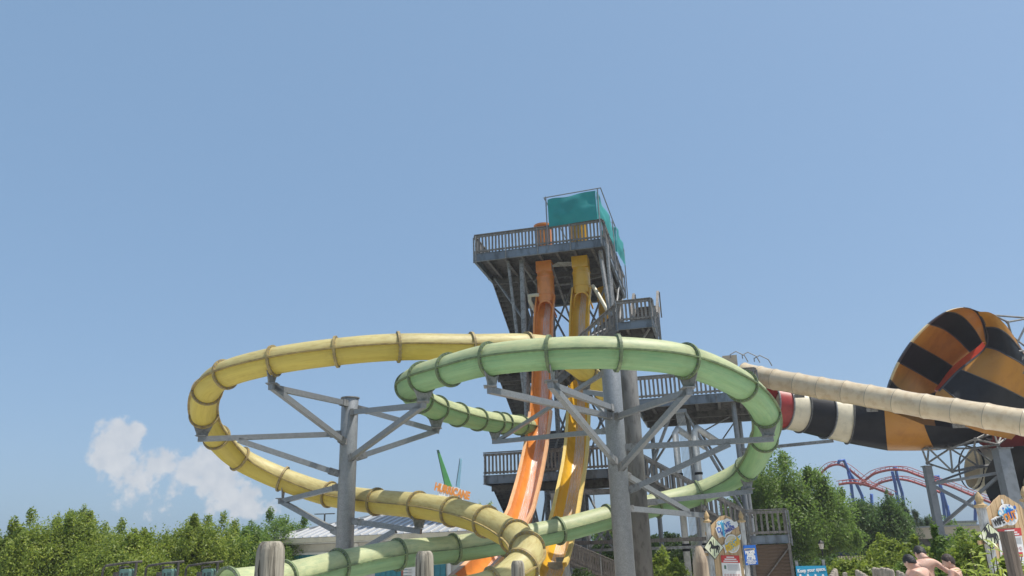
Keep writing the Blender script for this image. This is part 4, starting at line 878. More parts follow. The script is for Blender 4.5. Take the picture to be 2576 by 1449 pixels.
# ------------------------------------------------------------------ attraction sign with two logos
def Q1(u, v): return (1717.2+u*.12038, 1274.5+v*.12038)
o1, n1, e1_, pp1 = plane_at(1842, 1400, 27, math.radians(24))
sg1 = thing('attraction_sign', 'tan board sign with two slide logos between white posts', 'sign', gz(o1))
sign_post(sg1, pp1(*Q1(490,85)), .15); sign_post(sg1, pp1(*Q1(1205,85)), .15)
us = [590,690,790,890,985,1080,1180]
board_panel(sg1, pp1, [Q1(u,0)[0] for u in us], [Q1(0,v)[1] for v in (400,300,205,180,215,320,420)], 1449, n1)
for v in (560, 1000): MB().beam(pp1(*Q1(500,v), -.05), pp1(*Q1(1240,v-25), -.05), .05, .1).build('cross_rail', TANB, sg1)
pl1 = plate(sg1, 'logo_plate', [pp1(*Q1(u,v), .03) for u, v in ((690,420),(690,340),(730,300),(830,285),(900,245),(1000,275),(1050,320),(1110,310),(1140,370),(1125,425),(1040,470),(960,560),(890,590),(872,655),(830,625),(740,655),(705,570),(668,465))], n1, .03, WHT)
def txt1(s, u, v, hu, m, rot, bold=.006, sq=1.0, par=pl1, off=.065, shear=0): return text(par, s, pp1(*Q1(u,v), off), e1_, n1, hu*.12038/FPX*27*1.38, m, math.radians(rot), bold, sq, shear=shear)
txt1('D', 742, 490, 105, BLU, 16); txt1('VE', 918, 385, 105, BLU, 16); txt1('BOMBER', 925, 500, 78, NAVY, 21, .005, .95)
plate(pl1, 'slide_mark', [pp1(*Q1(u,v), .062) for u, v in ((765,330),(800,310),(830,330),(845,500),(862,590),(850,640),(820,600),(805,500))], n1, .01, CYN)
for (u, v, r) in ((735,345,38),(805,320,30)): 
    c = pp1(*Q1(u,v), .062); plate(pl1, 'swirl', [c + (e1_*math.cos(a)+V(0,0,1)*math.sin(a))*r*.12038/FPX*27 for a in np.linspace(0,2*PI,12)[:-1]], n1, .008, CYN)
    plate(pl1, 'swirl', [c + n1*.009 + (e1_*math.cos(a)+V(0,0,1)*math.sin(a))*r*.55*.12038/FPX*27 for a in np.linspace(0,2*PI,12)[:-1]], n1, .003, WHT)
c = pp1(*Q1(1015,775), .03); rr = 186*.12038/FPX*27
pl2 = plate(sg1, 'logo_plate', [c + (e1_*math.cos(a)+V(0,0,1)*math.sin(a))*rr for a in np.linspace(0,2*PI,30)[:-1]], n1, .03, WHT)
plate(pl2, 'disc', [c + n1*.032 + (e1_*math.cos(a)+V(0,0,1)*math.sin(a))*rr*.88 for a in np.linspace(0,2*PI,30)[:-1]], n1, .004, smat('cream', (.62,.55,.38)))
plate(pl2, 'wing', [pp1(*Q1(u,v), .04) for u, v in ((800,820),(930,720),(1000,700),(1195,575),(1185,690),(1080,780),(1050,905),(1020,930),(985,860),(870,975),(850,880))], n1, .03, WHT)
plate(pl2, 'wing', [pp1(*Q1(u,v), .072) for u, v in ((830,815),(950,735),(1000,740),(1180,600),(1165,640),(1060,730),(1060,830),(1030,915),(985,850),(960,760))], n1, .006, CYN)
txt1('MEGA', 1000, 770, 100, YLW, 25, .007, 1.15, pl2, .085, .25); txt1('WEDGIE', 1015, 840, 72, YLW, 25, .006, 1.1, pl2, .09, .25)
diamond(sg1, pp1, n1, e1_, [Q1(565,600), Q1(805,855), Q1(625,1110), Q1(390,855)])
rules(sg1, pp1, n1, e1_, Q1(785,1015), Q1(1168,1022), Q1(1275,1800), Q1(870,1800))
bs = plate(sg1, 'swim_attire_sign', [pp1(*Q1(u,v), .11) for u, v in ((1215,812),(1475,800),(1532,1208),(1270,1225))], n1, .015, BLU)
plate(bs, 'band', [pp1(*Q1(u,v), .128) for u, v in ((1240,880),(1450,870),(1455,905),(1245,915))], n1, .003, YLW)
txt1('PROPER', 1357, 958, 62, WHT, 3, .008, .82, bs, .13); txt1('SWIM', 1368, 1012, 62, WHT, 3, .008, .82, bs, .13); txt1('ATTIRE', 1377, 1070, 62, WHT, 3, .008, .82, bs, .13)
for k, s in enumerate(('IS REQUIRED TO','PARTICIPATE IN ALL','ATTRACTIONS')): txt1(s, 1383+k*5, 1122+k*33, 26, WHT, 3, .002, .85, bs, .13)
txt1('Hurricane Harbor', 1346, 893, 26, BLU, 3, .001, .85, bs, .135)
# ------------------------------------------------------------------ spacing sign
o2, n2, e2_, pp2 = plane_at(2040, 1440, 22, math.radians(18))
ks = thing('spacing_sign', 'cyan blue sign reading Keep your space with white figures', 'sign', gz(o2))
kp = plate(ks, 'panel', [pp2(*c) for c in ((2001,1424),(2076,1423),(2086,1472),(2006,1474))], n2, .02, smat('skyblue', (.02,.28,.46)))
text(kp, 'Keep your space.', pp2(2040,1434,.03), e2_, n2, .135, WHT, math.radians(2), .003)
for k in range(4):
    c = pp2(2012+k*19, 1450, .03); plate(kp, 'figure', [c + e2_*x + V(0,0,z) for x, z in ((-.07,-.12),(.07,-.12),(.06,.0),(.03,.02),(.03,.06),(-.03,.06),(-.03,.02),(-.06,0))], n2, .003, WHT)
for x in (2010, 2078): MB().box(gz(pp2(x,1440,-.05)) + V(0,0,.6), .07, .05, 1.2).build('post', M['galv2'], ks)
# ------------------------------------------------------------------ splash attraction sign at the right edge
def Q3(u, v): return (2267.3+u*.15276, 1227.6+v*.15276)
o3, n3, e3_, pp3 = plane_at(2520, 1350, 20, math.radians(22))
sg3 = thing('splash_sign', 'tan arched board sign with oval splash logo at the right edge', 'sign', gz(o3))
sign_post(sg3, pp3(*Q3(1255,60)), .17); sign_post(sg3, pp3(*Q3(2005,-30)), .17)
board_panel(sg3, pp3, [Q3(u,0)[0] for u in (1395,1465,1545,1630,1690,1755,1850,1930,2000)], [Q3(0,v)[1] for v in (345,285,190,115,112,150,215,260,330)], 1449, n3)
for v in (420, 900): MB().beam(pp3(*Q3(1300,v), -.05), pp3(*Q3(2060,v-45), -.05), .05, .1).build('cross_rail', TANB, sg3)
cc = pp3(*Q3(1660,232), .004); plate(sg3, 'sky_patch', [cc + e3_*math.cos(a)*.042 + V(0,0,1)*math.sin(a)*.075 for a in np.linspace(0,2*PI,14)[:-1]], n3, .006, WHT)  # white oval plate painted as the bright sky seen through a hole
c = pp3(*Q3(1735,440), .03); sx = .15276/FPX*20
ol = plate(sg3, 'logo_plate', [c + (e3_*math.cos(a)*210+V(0,0,1)*math.sin(a)*172)*sx for a in np.linspace(0,2*PI,34)[:-1]], n3, .03, WHT)
plate(ol, 'logo_tab', [pp3(*Q3(u,v), .034) for u, v in ((1450,520),(1540,470),(1680,460),(1700,600),(1620,640),(1500,665))], n3, .03, WHT)
def txt3(s, u, v, hu, m, rot, bold=.006, sq=1.0, off=.075, par=ol): return text(par, s, pp3(*Q3(u,v), off), e3_, n3, hu*sx*1.38, m, math.radians(rot), bold, sq)
plate(ol, 'splash', [c + n3*.032 + (e3_*(10+math.cos(a)*rr)+V(0,0,1)*(10+math.sin(a)*rr*.85))*sx for a, rr in zip(np.linspace(0,2*PI,25)[:-1], [150,120,160,115,140,105,150,110,130,100,140,110,150,105,130,100,120,95,140,110,150,120,165,125])], n3, .006, CYN)
plate(ol, 'splash', [c + n3*.04 + (e3_*(30+math.cos(a)*rr)+V(0,0,1)*(20+math.sin(a)*rr*.8))*sx for a, rr in zip(np.linspace(0,2*PI,17)[:-1], [120,90,125,85,110,80,115,85,105,80,110,80,105,80,120,90])], n3, .006, BLU)
for u, v, r in ((1640,340,18),(1740,290,14),(1830,320,30),(1690,300,9),(1860,380,10),(1590,420,48)):
    cc = pp3(*Q3(u,v), .064); plate(ol, 'droplet', [cc + (e3_*math.cos(a)+V(0,0,1)*math.sin(a))*r*sx for a in np.linspace(0,2*PI,14)[:-1]], n3, .005, BLU if r < 40 else CYN)
    if r > 40: plate(ol, 'droplet', [cc + n3*.006 + (e3_*math.cos(a)+V(0,0,1)*math.sin(a))*r*.68*sx for a in np.linspace(0,2*PI,14)[:-1]], n3, .003, WHT)
txt3('WIPE', 1568, 560, 112, BLK, 13, .006, .72); txt3('OUT', 1748, 480, 135, ORG_, 13, .01, .78, .085)
rules(sg3, pp3, n3, e3_, Q3(1565,680), Q3(1950,655), Q3(2050,1300), Q3(1650,1320))
diamond(sg3, pp3, n3, e3_, [Q3(1340,580), Q3(1582,782), Q3(1425,1010), Q3(1180,800)])

# ------------------------------------------------------------------ foreground log posts and rope
logm = mat('grey_log', (.34,.305,.24), .85, .25, 3.2, col2=(.16,.14,.105), stretch=(9,9,.5), bump=.8, bscale=5, mixlo=.42, mixhi=.62)
logtop = mat('log_end', (.37,.335,.27), .85, .22, 6, col2=(.19,.165,.13), stretch=(3,3,1), bump=.6)
def log_post(label, x, y, Z, r, seed, point=False):
    p = P(x, y, Z); b = gz(p); t = thing('log_post', label, 'post', b, 'rounded log posts along the rope line'); rng = random.Random(seed); n = 28; rows = []
    prof = [(0,1.0),(.6,1.0),(.9,.985),(p.z-.24,.97),(p.z-.10,.96),(p.z-.055,.93),(p.z-.03,.86),(p.z-.012,.76),(p.z,.62)] if not point else [(0,1.0),(.6,1.0),(.9,.99),(p.z-.24,1.),(p.z-.14,.97),(p.z-.11,.9),(p.z-.07,.72),(p.z-.02,.5),(p.z,.3)]
    zs = list(np.linspace(0, p.z-.24, 14)) + [a for a, _ in prof[4:]]
    for z in zs:
        rr = np.interp(z, [a for a, _ in prof], [q for _, q in prof])*r
        rows.append([b + V(math.cos(2*PI*k/n), math.sin(2*PI*k/n), 0)*rr*(1 + .05*mnoise.noise((math.cos(2*PI*k/n)*1.7+seed, math.sin(2*PI*k/n)*1.7, z*.8)) - (.035 if k in (19, 23) else 0)) + V(0,0,z) for k in range(n)])
    mb = MB(); mb.grid(rows[:-4], closed=True); mb.build('shaft', logm if not point else mat('beige_log', (.42,.33,.23), .85, .2, 3, col2=(.26,.19,.13), stretch=(6,6,.5), bump=.6, bscale=5), t, smooth=True)
    mb = MB(); mb.grid(rows[-5:], closed=True); mb.add([*rows[-1]], [tuple(range(n))]); mb.build('rounded_top', logm if not point else MATS['beige_log'], t, smooth=True)
    for kk in range(0 if point else 5):
        an = -PI/2 + rng.uniform(-.95, .95); z0 = p.z - rng.uniform(.06, .3); ln_ = rng.uniform(.12, .5); dv = V(math.cos(an), math.sin(an), 0); pts = [b + dv*(r*.965) + V(rng.uniform(-.003,.003), 0, z0 - ln_*q/6) for q in range(7)]
        MB().tube(pts, [.0008,.003,.004,.0035,.004,.003,.0008], 5).build('crack', mat('crack_dark', (.035,.03,.022), .95), t)
    for kk in range(0 if point else 2):
        an = -PI/2 + rng.uniform(-.8, .8); dv = V(math.cos(an), math.sin(an), 0); c0 = b + dv*r*.95 + V(0,0,p.z - rng.uniform(.2,.34)); MB().tube([c0, c0 + dv*.006], [.016,.011], 10).build('knot', mat('knot_brown', (.11,.075,.05), .9, .2, 30), t)
    MB().tube([b + V(-r*.25,-r*.6,p.z-.33), b + V(-r*.4,-r*1.02,p.z-.335)], [r*.26, r*.3], 14).build('rope_hole', mat('hole_dark', (.03,.025,.02), .9), t)
    return t, b, p.z
ropem = mat('hemp_rope', (.34,.30,.23), .9, .2, 30, bump=.6, bscale=60)
L1 = log_post('large weathered log post with a rope hole in front of the grey roof', 683, 1362, 5.3, .098, 1)
L2 = log_post('middle weathered log post in front of the green tube', 1068, 1386, 8.2, .098, 2)
L3 = log_post('small weathered log post in front of the yellow tube end', 1302, 1410, 10.4, .092, 3)
L4 = log_post('pale log post with tapered top in front of the carousel diamond sign', 1757, 1373, 7.0, .068, 4, True)
def rope(label, A, B):
    a, b = A[1] + V(0,-.09,A[2]-.335), B[1] + V(0,-.09,B[2]-.335); pts = [a.lerp(b, t) - V(0,0,.45*math.sin(PI*t)) for t in np.linspace(0, 1, 24)]
    tag(MB().tube(pts, .022, 8).build('rope', ropem, origin=a, smooth=True), label, 'rope', 'ropes between the log posts')
rope('rope sagging between the large and the middle log post', L1, L2); rope('rope sagging between the middle and the small log post', L2, L3)
sqp = thing('square_post', 'tall square brown wooden post in front of the splash sign', 'post', gz(P(2545,1400,7.8)))
pz = P(2536,1336,7.8); bb = gz(P(2545,1400,7.8)); MB().box(bb + V(0,0,pz.z/2), .095, .095, pz.z, Matrix.Rotation(.3, 3, 'Z')).build('shaft', mat('brown_post', (.22,.17,.13), .85, .2, 6, col2=(.13,.10,.075), stretch=(5,5,.4), bump=.4), sqp)
# ------------------------------------------------------------------ log palisade fence
lf = thing('log_fence', 'low palisade fence of weathered logs with rounded tops', 'fence', gz(P(2200,1445,20)))
lgm = meshdata(MB().lathe((0,0,0), [(.07,-1.0),(.07,-.06),(.062,-.02),(.045,.0),(.015,.012)], 12), 'log', mat('pale_log', (.36,.31,.25), .85, .2, 6, col2=(.22,.18,.14), stretch=(4,4,.5), bump=.4), smooth=False)
LOGS = [(2100,1431,22),(2097,1435,21),(2094,1440,20),(2091,1445,19),(2125,1440,24),(2156,1434,22),(2163,1438,21),(2170,1442,20),(2177,1447,19),(2184,1452,18)] + [(2199+i*6.5,1428+(i%3)*1.2,21-.1*i) for i in range(5)] + [(2232,1430,20),(2241,1433,19.8),(2259,1436,20),(2267,1440,19.5),(2283,1443,19),(2300,1446,18.8),(2318,1449,18.5),(2262,1432,26),(2271,1431,26),(2280,1432,26),(2292,1434,26),(2306,1436,26)]
for i, (x, y, Z) in enumerate(LOGS):
    p = P(x, y, Z); inst(lgm, 'log', lf, p, Matrix.Rotation(i*1.3, 4, 'Z'), (1 + .12*math.sin(i*2.1), 1, p.z/1.0))
# ------------------------------------------------------------------ dark pipe frames with green boxes
dkp = mat('dark_pipe', (.05,.045,.04), .6, .3, 8, col2=(.13,.11,.09)); gbx = mat('green_plastic', (.11,.20,.17), .5, .08, 5)
for i, (x, Z) in enumerate(((303,20),(410,20.4),(510,20.8))):
    b = gz(P(x, 1440, Z)); t = thing('pipe_frame', ('leftmost', 'middle', 'rightmost')[i] + ' dark pipe frame of three holding a green vented box', 'pipe frame', b, 'dark pipe frames along the hedge')
    zt = P(x, 1417, Z).z
    MB().tube([b + V(-.45,0,0), b + V(-.45,0,zt-.12), b + V(-.4,0,zt-.05), b + V(.05,0,zt), b + V(.5,.05,zt+.03)], .03, 8).build('bent_pipe', dkp, t, smooth=True)
    MB().tube([b + V(.38,0,0), b + V(.38,0,zt+.02)], .035, 8).build('upright', dkp, t); MB().tube([b + V(-.02,.0,0), b + V(-.02,0,zt-.06)], .03, 8).build('upright', dkp, t)
    MB().tube([b + V(-.02,0,zt-.1), b + V(.22,-.05,zt-.08)], .02, 6).build('hanger', dkp, t)
    g = MB().prism([b + V(q,-.14,z) for q, z in ((.03,zt-.62),(.30,zt-.62),(.30,zt-.2),(.26,zt-.14),(.07,zt-.14),(.03,zt-.18))], (0,0,0), (0,.3,0)).build('vented_box', gbx, t)
    MB().box(b + V(-.02,-.1,zt-.42), .12, .22, .42).build('hood', dkp, t)
    MB().box(b + V(.11,-.142,zt-.34), .035, .02, .2).build('slot', BLK, g)
    for k in range(6): MB().box(b + V(.22,-.142,zt-.24-.035*k), .1, .015, .012).build('vent', BLK, g)
# ------------------------------------------------------------------ lettering sign, fins, flags, lamps
hs = plane_at(1136, 1240, 70, math.radians(32)); hsg = thing('hurricane_sign', 'orange lettered sign with white edge above the yellow tube', 'sign', gz(hs[0]))
pp, n_, ex_ = hs[3], hs[1], hs[2]
plate(hsg, 'backing', [pp(*c) for c in ((1100,1216),(1112,1217),(1120,1224),(1150,1226),(1158,1232),(1172,1236),(1172,1258),(1150,1256),(1103,1250))], n_, .1, WHT)
text(hsg, 'HURRICANE', pp(1136,1237,.15), ex_, n_, .92, ORG_, math.radians(-13), .05, .70)
MB().lathe(gz(pp(1095,1250)), [(1.0,4.6),(1.1,5.4),(.7,6.2),(.1,6.5)], 12).build('curl', WHT, hsg)
for x in (1110, 1160): MB().tube([gz(pp(x,1250,-.2)), pp(x,1240,-.2)], .12, 8).build('post', M['galv2'], hsg)
for (lb, cs, m, nm) in (('green tapering fin rising behind the orange lettered sign', ((1099,1132),(1104,1132),(1138,1226),(1143,1300),(1124,1300),(1119,1222)), mat('fin_green', (.26,.62,.27), .5, .05, 1, trans=.5), 'fin'), ('pale blue slender fin rising behind the orange lettered sign', ((1157,1153),(1162,1154),(1158,1200),(1152,1300),(1143,1300),(1147,1222)), mat('fin_blue', (.55,.78,.88), .5, .05, 1, trans=.5), 'fin')):
    q = [P(x, y, 78) for x, y in cs]; t = thing('fin', lb, 'fin', gz(q[3]), 'fins behind the lettered sign')
    MB().prism(q, (0,0,0), (0,.35,0)).build('blade', m, t); MB().tube([q[5], q[0]], .03, 6).build('edge', M['black'], t)
    if 'green' in lb: MB().prism([q[0]-V(0,.03,0), q[1]-V(0,.03,0), q[1].lerp(q[2],.09)-V(0,.03,0), q[0].lerp(q[5],.09)-V(0,.03,0)], (0,-.02,0), (0,.41,0)).build('tip', mat('fin_tip', (.05,.14,.09), .5), t)
def flag(label, x, y0, y1, Z, w):
    p = P(x, y0, Z); b = gz(p); t = thing('flag', label, 'flag', b, 'striped flags'); MB().tube([b, p + V(0,0,.3)], .05, 8).build('pole', M['galv2'], t); hgt = p.z - P(x, y1, Z).z
    for k in range(9): 
        rows = [[p + V(-w*s, .12*math.sin(5*s+k*.1), -hgt*(kk)/9 - .18*s*s) for s in np.linspace(0, 1, 9)] for kk in (k, k+1)]
        MB().grid([rows[0], rows[1], [q + V(0,.015,0) for q in rows[1]], [q + V(0,.015,0) for q in rows[0]]], closed=False).build('stripe', REDS if k % 2 == 0 else WHT, t, smooth=True)
flag('red and white striped flag on a pole right of the golden slide', 1492, 1218, 1241, 62, 1.0); flag('red and white striped flag seen between the two drop slides', 1394, 1217, 1236, 62, .7)
tl = thing('area_light', 'thin twin arm area light pole above the roof', 'light pole', gz(P(817,1293,83)))
p = P(817,1294,83); MB().tube([gz(p), p], .09, 8).build('pole', M['dark'], tl)
for s in (-1, 1): MB().box(p + V(.55*s,0,.05), 1.0, .4, .09).build('lamp_head', M['dark'], tl)
ln = thing('lantern', 'black post lantern in front of the dark trees', 'street lamp', gz(P(2070,1400,40)))
p = gz(P(2070,1400,40)); z = P(2067,1358,40).z
MB().lathe(p, [(.09,0),(.045,.3),(.04,z-.5),(.07,z-.45)], 10).build('post', M['black'], ln); MB().lathe(p, [(.09,z-.44),(.14,z-.18)], 6).build('glass', smat('glass', (.5,.45,.38)), ln); MB().lathe(p, [(.17,z-.18),(.15,z-.13),(.04,z-.02),(.02,z+.05)], 6).build('cap', M['black'], ln)
# ------------------------------------------------------------------ long tan building with blue sign band, flat block behind
sb = plane_at(2230, 1370, 60, math.radians(-14)); pp, n_, ex_ = sb[3], sb[1], sb[2]
svc = thing('service_building', 'long low tan building with a blue sign band behind the bushes', 'building', gz(sb[0])); tanw = mat('tan_stucco', (.40,.35,.26), .8, .06, 3)
A, B = pp(2060,1352), pp(2480,1327); zt = 2.75
MB().prism([gz(A), gz(B), V(B.x,B.y,2.2), V(A.x,A.y,2.2)], n_*-6, n_*0).build('wall', mat('dim_wall', (.10,.10,.10), .8), svc)
MB().prism([V(A.x,A.y,1.95), V(B.x,B.y,1.95), V(B.x,B.y,zt), V(A.x,A.y,zt)], n_*-6.2, n_*.5).build('parapet', tanw, svc); MB().prism([V(A.x,A.y,zt), V(B.x,B.y,zt), V(B.x,B.y,zt+.1), V(A.x,A.y,zt+.1)], n_*-6.3, n_*.6).build('coping', M['galv'], svc)
a, b = pp(2100,1380,.55), pp(2270,1370,.55)
bnd = MB().prism([V(a.x,a.y,.95), V(b.x,b.y,.95), V(b.x,b.y,1.8), V(a.x,a.y,1.8)], n_*0, n_*.06).build('sign_band', smat('slate', (.03,.06,.13)), svc)
m_ = a.lerp(b, .52); MB().prism([V(0,0,z) + gz(m_ + ex_*x) for x, z in ((-1.7,1.12),(1.7,1.12),(1.7,1.62),(-1.7,1.62))], n_*.07, n_*.1).build('sign_face', smat('pewter', (.30,.33,.36)), bnd)
text(bnd, 'GUEST SERVICES', gz(m_) + V(0,0,1.37) + n_*.12, ex_, n_, .40, smat('slate', (.03,.06,.13)), 0, .01, .8)
for k in range(26):
    q = a.lerp(b, (k+.5)/26); MB().box(V(q.x,q.y,.45) + n_*.4, .13, .04, .9).build('fence_picket', M['cream'], svc)
q = pp(2258,1338,-3); MB().add([q+V(-.7,-.5,0), q+V(.7,-.5,0), q+V(.7,.5,0), q+V(-.7,.5,0), q+V(0,0,.45)], [(0,1,4),(1,2,4),(2,3,4),(3,0,4)]).box(q-V(0,0,.2), 1.1, .9, .5).build('roof_vent', M['galv'], svc)
ub = thing('flat_block', 'plain pale flat roofed block beyond the steel post', 'building', gz(P(2400,1330,90))); c = P(2402,1318,90)
MB().box(gz(c) + V(0,2,1.9), 4.4, 5, 3.8).build('wall', M['cream'], ub); MB().box(gz(c) + V(0,2,3.9), 4.6, 5.2, .2).build('coping', M['galv2'], ub)
for k in range(4): MB().box(gz(c) + V(-1.7+k*1.1,-.52,1.8), .06, .06, 3.6).build('joint', M['galv2'], ub)
# ------------------------------------------------------------------ foreground leafy plant, right edge
pt = thing('broadleaf_plant', 'bright broadleaf shrub with long pointed leaves at the right edge', 'plant', gz(P(2490,1440,8.6))); pb = gz(P(2490,1440,8.6)); lv = leafmat('bright'); rg = random.Random(5)
lfm = []
for q in range(4):
    rows = []
    for i in range(7):
        t = i/6; w = .021*math.sin(PI*min(1, t*1.02+.02))**.8; bend = -.05*t*t*(1+.6*q)
        rows.append([V(t*.15, -w, bend), V(t*.15, 0, bend-.006), V(t*.15, w, bend)])
    lfm.append(meshdata(MB().grid(rows), 'leaf', mat('broadleaf', (.25,.30,.045), .35, .12, 3, col2=(.16,.22,.03), trans=.35, tcol=(.5,.6,.08)), smooth=True))
for (x, y, Z, hx) in ((2440,1392,8.8,0),(2470,1345,8.6,.1),(2490,1370,8.4,.05),(2505,1400,8.2,0),(2455,1420,8.6,0),(2520,1430,8.0,0),(2570,1400,8.2,0),(2480,1440,8.3,0),(2430,1440,8.6,0),(2555,1440,8.1,0)):
    e = P(x, y, Z); st = pb + V(rg.uniform(-.1,.1), rg.uniform(-.08,.08), 0); mid = st.lerp(e, .6) + V(0,0,.05)
    MB().tube([st, mid, e], [.012,.008,.004], 6).build('stem', BARK, pt)
    for k in range(17):
        t = .45 + .55*k/16; p = st.lerp(mid, t/.6) if t < .6 else mid.lerp(e, (t-.6)/.4); a = k*2.4 + rg.random()
        inst(lfm[rg.randrange(4)], 'leaf', pt, p, Matrix.Rotation(a, 4, 'Z') @ Matrix.Rotation(-rg.uniform(-.35,.75), 4, 'Y') @ Matrix.Rotation(rg.uniform(-.5,.5), 4, 'X'), [rg.uniform(.75,1.25)]*3)

# ------------------------------------------------------------------ three boys seen from behind
SKIN = mat('skin', (.62,.39,.29), .5, .09, 9, col2=(.54,.28,.20), mixlo=.42, mixhi=.75, bump=.25, bscale=14); SKIN.node_tree.nodes['Principled BSDF'].inputs['Subsurface Weight'].default_value = .12; SKIN.node_tree.nodes['Principled BSDF'].inputs['Subsurface Radius'].default_value = (.03,.012,.006)
HAIR = mat('dark_hair', (.014,.011,.010), .45, .3, 40, bump=.6, bscale=90); HAIRB = mat('brown_hair', (.045,.025,.017), .5, .3, 40, bump=.6, bscale=90)
def person(label, base, face, s, pose, hair, shorts):
    """s: standing height in metres; face: yaw of the facing direction; pose: dict of joint offsets"""
    t = thing('person', label, 'person', base, 'boys by the log fence'); k = s/1.5; fx = V(math.sin(face), math.cos(face), 0); rx = V(math.cos(face), -math.sin(face), 0)
    lean = pose.get('lean', 0); tilt = pose.get('tilt', 0)
    def J(r, f, z): 
        if z > .78: f += math.sin(lean)*(z-.78); r += math.sin(tilt)*(z-.78); z = .78 + (z-.78)*math.cos(lean)
        return base + (rx*r + fx*f)*k + V(0,0,z*k)
    vs, es, rs = [], [], []
    def chain(pts, start=None):
        prev = start
        for (p, r) in pts:
            vs.append(p); rs.append((r[0]*k, r[1]*k)); i = len(vs)-1
            if prev is not None: es.append((prev, i))
            prev = i
        return prev
    chain([(J(0,0,.78), (.115,.085))]); pel = 0
    w = chain([(J(0,.0,.88), (.102,.07)), (J(0,.012,.98), (.115,.076)), (J(0,.0,1.08), (.135,.085)), (J(0,-.012,1.155), (.125,.07))], pel)
    nk = chain([(J(0,.0,1.21), (.058,.055)), (J(0,.015,1.26), (.05,.05)), (J(0,.02,1.31), (.048,.05))], w)
    for sg in (-1, 1):
        arm = pose['arms'][0 if sg < 0 else 1]
        sh = chain([(J(sg*.148,-.005,1.16), (.054,.05))], w)
        el = J(*arm[0]); wr = J(*arm[1]); s0 = vs[sh]
        e = chain([(s0.lerp(el,.4), (.043,.043)), (el, (.034,.034)), (el.lerp(wr,.35), (.036,.034)), (wr, (.024,.021))], sh)
        d = (wr-el).normalized(); sd = d.cross(V(0,0,1) if abs(d.z) < .9 else fx).normalized()
        pm = chain([(wr + d*.05*k, (.032,.016))], e)
        for q in range(4): o = sd*(-.026+.0175*q)*k; chain([(wr + d*.085*k + o, (.0085,.0085)), (wr + d*(.115+.008*(q in (1,2)))*k + o + fx*.008*k, (.008,.008)), (wr + d*(.138+.012*(q in (1,2)))*k + o + fx*.022*k, (.0065,.0065))], pm)
        chain([(wr + d*.04*k + sd*.036*k, (.010,.010)), (wr + d*.07*k + sd*.052*k + fx*.012*k, (.008,.008))], pm)
        hp = chain([(J(sg*.075,0,.72), (.085,.085)), (J(sg*.08,.01,.42), (.055,.055)), (J(sg*.08,-.015,.25), (.048,.05)), (J(sg*.08,-.03,.07), (.03,.033)), (J(sg*.085,.05,.03), (.034,.024)), (J(sg*.09,.12,.02), (.03,.015))], pel)
    me = bpy.data.meshes.new('body'); og = base; me.from_pydata([tuple(v - og) for v in vs], es, []); o = bpy.data.objects.new('body', me); COL.objects.link(o)
    sm = o.modifiers.new('s', 'SKIN'); sm.use_smooth_shade = True
    for i, sv in enumerate(me.skin_vertices[0].data): sv.radius = rs[i]; sv.use_root = (i == 0)
    ss = o.modifiers.new('u', 'SUBSURF'); ss.levels = 2; ss.render_levels = 2
    dg = bpy.context.evaluated_depsgraph_get(); ev = o.evaluated_get(dg); m2 = bpy.data.meshes.new_from_object(ev); m2.materials.clear(); m2.materials.append(SKIN)
    bpy.data.objects.remove(o)
    # head joined to the body as one mesh
    hy = pose.get('head', 0); hfx = V(math.sin(face+hy), math.cos(face+hy), 0); hrx = V(math.cos(face+hy), -math.sin(face+hy), 0); hc = J(0, .025 + pose.get('hf',0), 1.36 + pose.get('hz',0)); nod = pose.get('nod', 0)
    hup = (V(0,0,1)*math.cos(nod) + hfx*math.sin(nod)); hf2 = (hfx*math.cos(nod) - V(0,0,1)*math.sin(nod))
    def H(a, b, c): return hc + (hrx*a + hf2*b + hup*c)*k
    bm = bmesh.new(); bm.from_mesh(m2); nb = len(bm.verts)
    def ellip(c, ra, rb, rc, seg=16, shape=None):
        rows = []
        for i in range(seg//2+1):
            ph = PI*i/(seg//2); row = []
            for j in range(seg):
                th = 2*PI*j/seg; a, b, z = math.sin(ph)*math.cos(th), math.sin(ph)*math.sin(th), math.cos(ph)
                if shape: a, b, z = shape(a, b, z)
                row.append(bm.verts.new(H(c[0]+a*ra, c[1]+b*rb, c[2]+z*rc) - og))
            rows.append(row)
        for i in range(len(rows)-1):
            for j in range(seg): bm.faces.new((rows[i][j], rows[i][(j+1)%seg], rows[i+1][(j+1)%seg], rows[i+1][j]))
    ellip((0,.0,.0), .072, .088, .108, 20, lambda a, b, z: (a*(1 - .22*max(0,-z)), b*(1-.12*max(0,-z)) + (.10 if b > 0 and z < -.3 else 0), z))
    for sg in (-1, 1): ellip((sg*.073,-.012,-.012), .012, .022, .03, 10)
    ellip((0,.09,-.02), .012, .018, .022, 8); ellip((0,.082,-.055), .024, .01, .008, 8)
    for sg in (-1,1): ellip((sg*.03,.078,.01), .013, .01, .009, 8)
    bmesh.ops.remove_doubles(bm, verts=bm.verts, dist=1e-5); bmesh.ops.recalc_face_normals(bm, faces=bm.faces); bm.to_mesh(m2); bm.free()
    m2.polygons.foreach_set('use_smooth', [True]*len(m2.polygons)); m2.name = 'body'; link('body', m2, t)
    # hair shell, lower at the back
    rows = []; rg = random.Random(int(s*1000))
    for i in range(13):
        row = []
        for j in range(32):
            th = 2*PI*j/32; back = -math.sin(th); lim = 1.72 + .55*max(0, back) - .62*max(0, -back); ph = lim*i/12
            rr = 1.09 + .05*mnoise.noise((math.cos(th)*2.2+s*9, math.sin(th)*2.2, ph*3)) + .015*rg.random()
            row.append(H(math.sin(ph)*math.cos(th)*.074*rr, math.sin(ph)*math.sin(th)*.09*rr - .004, .004 + math.cos(ph)*.109*rr))
        rows.append(row)
    edge = [hc + (p-hc)*.93 for p in rows[-1]]
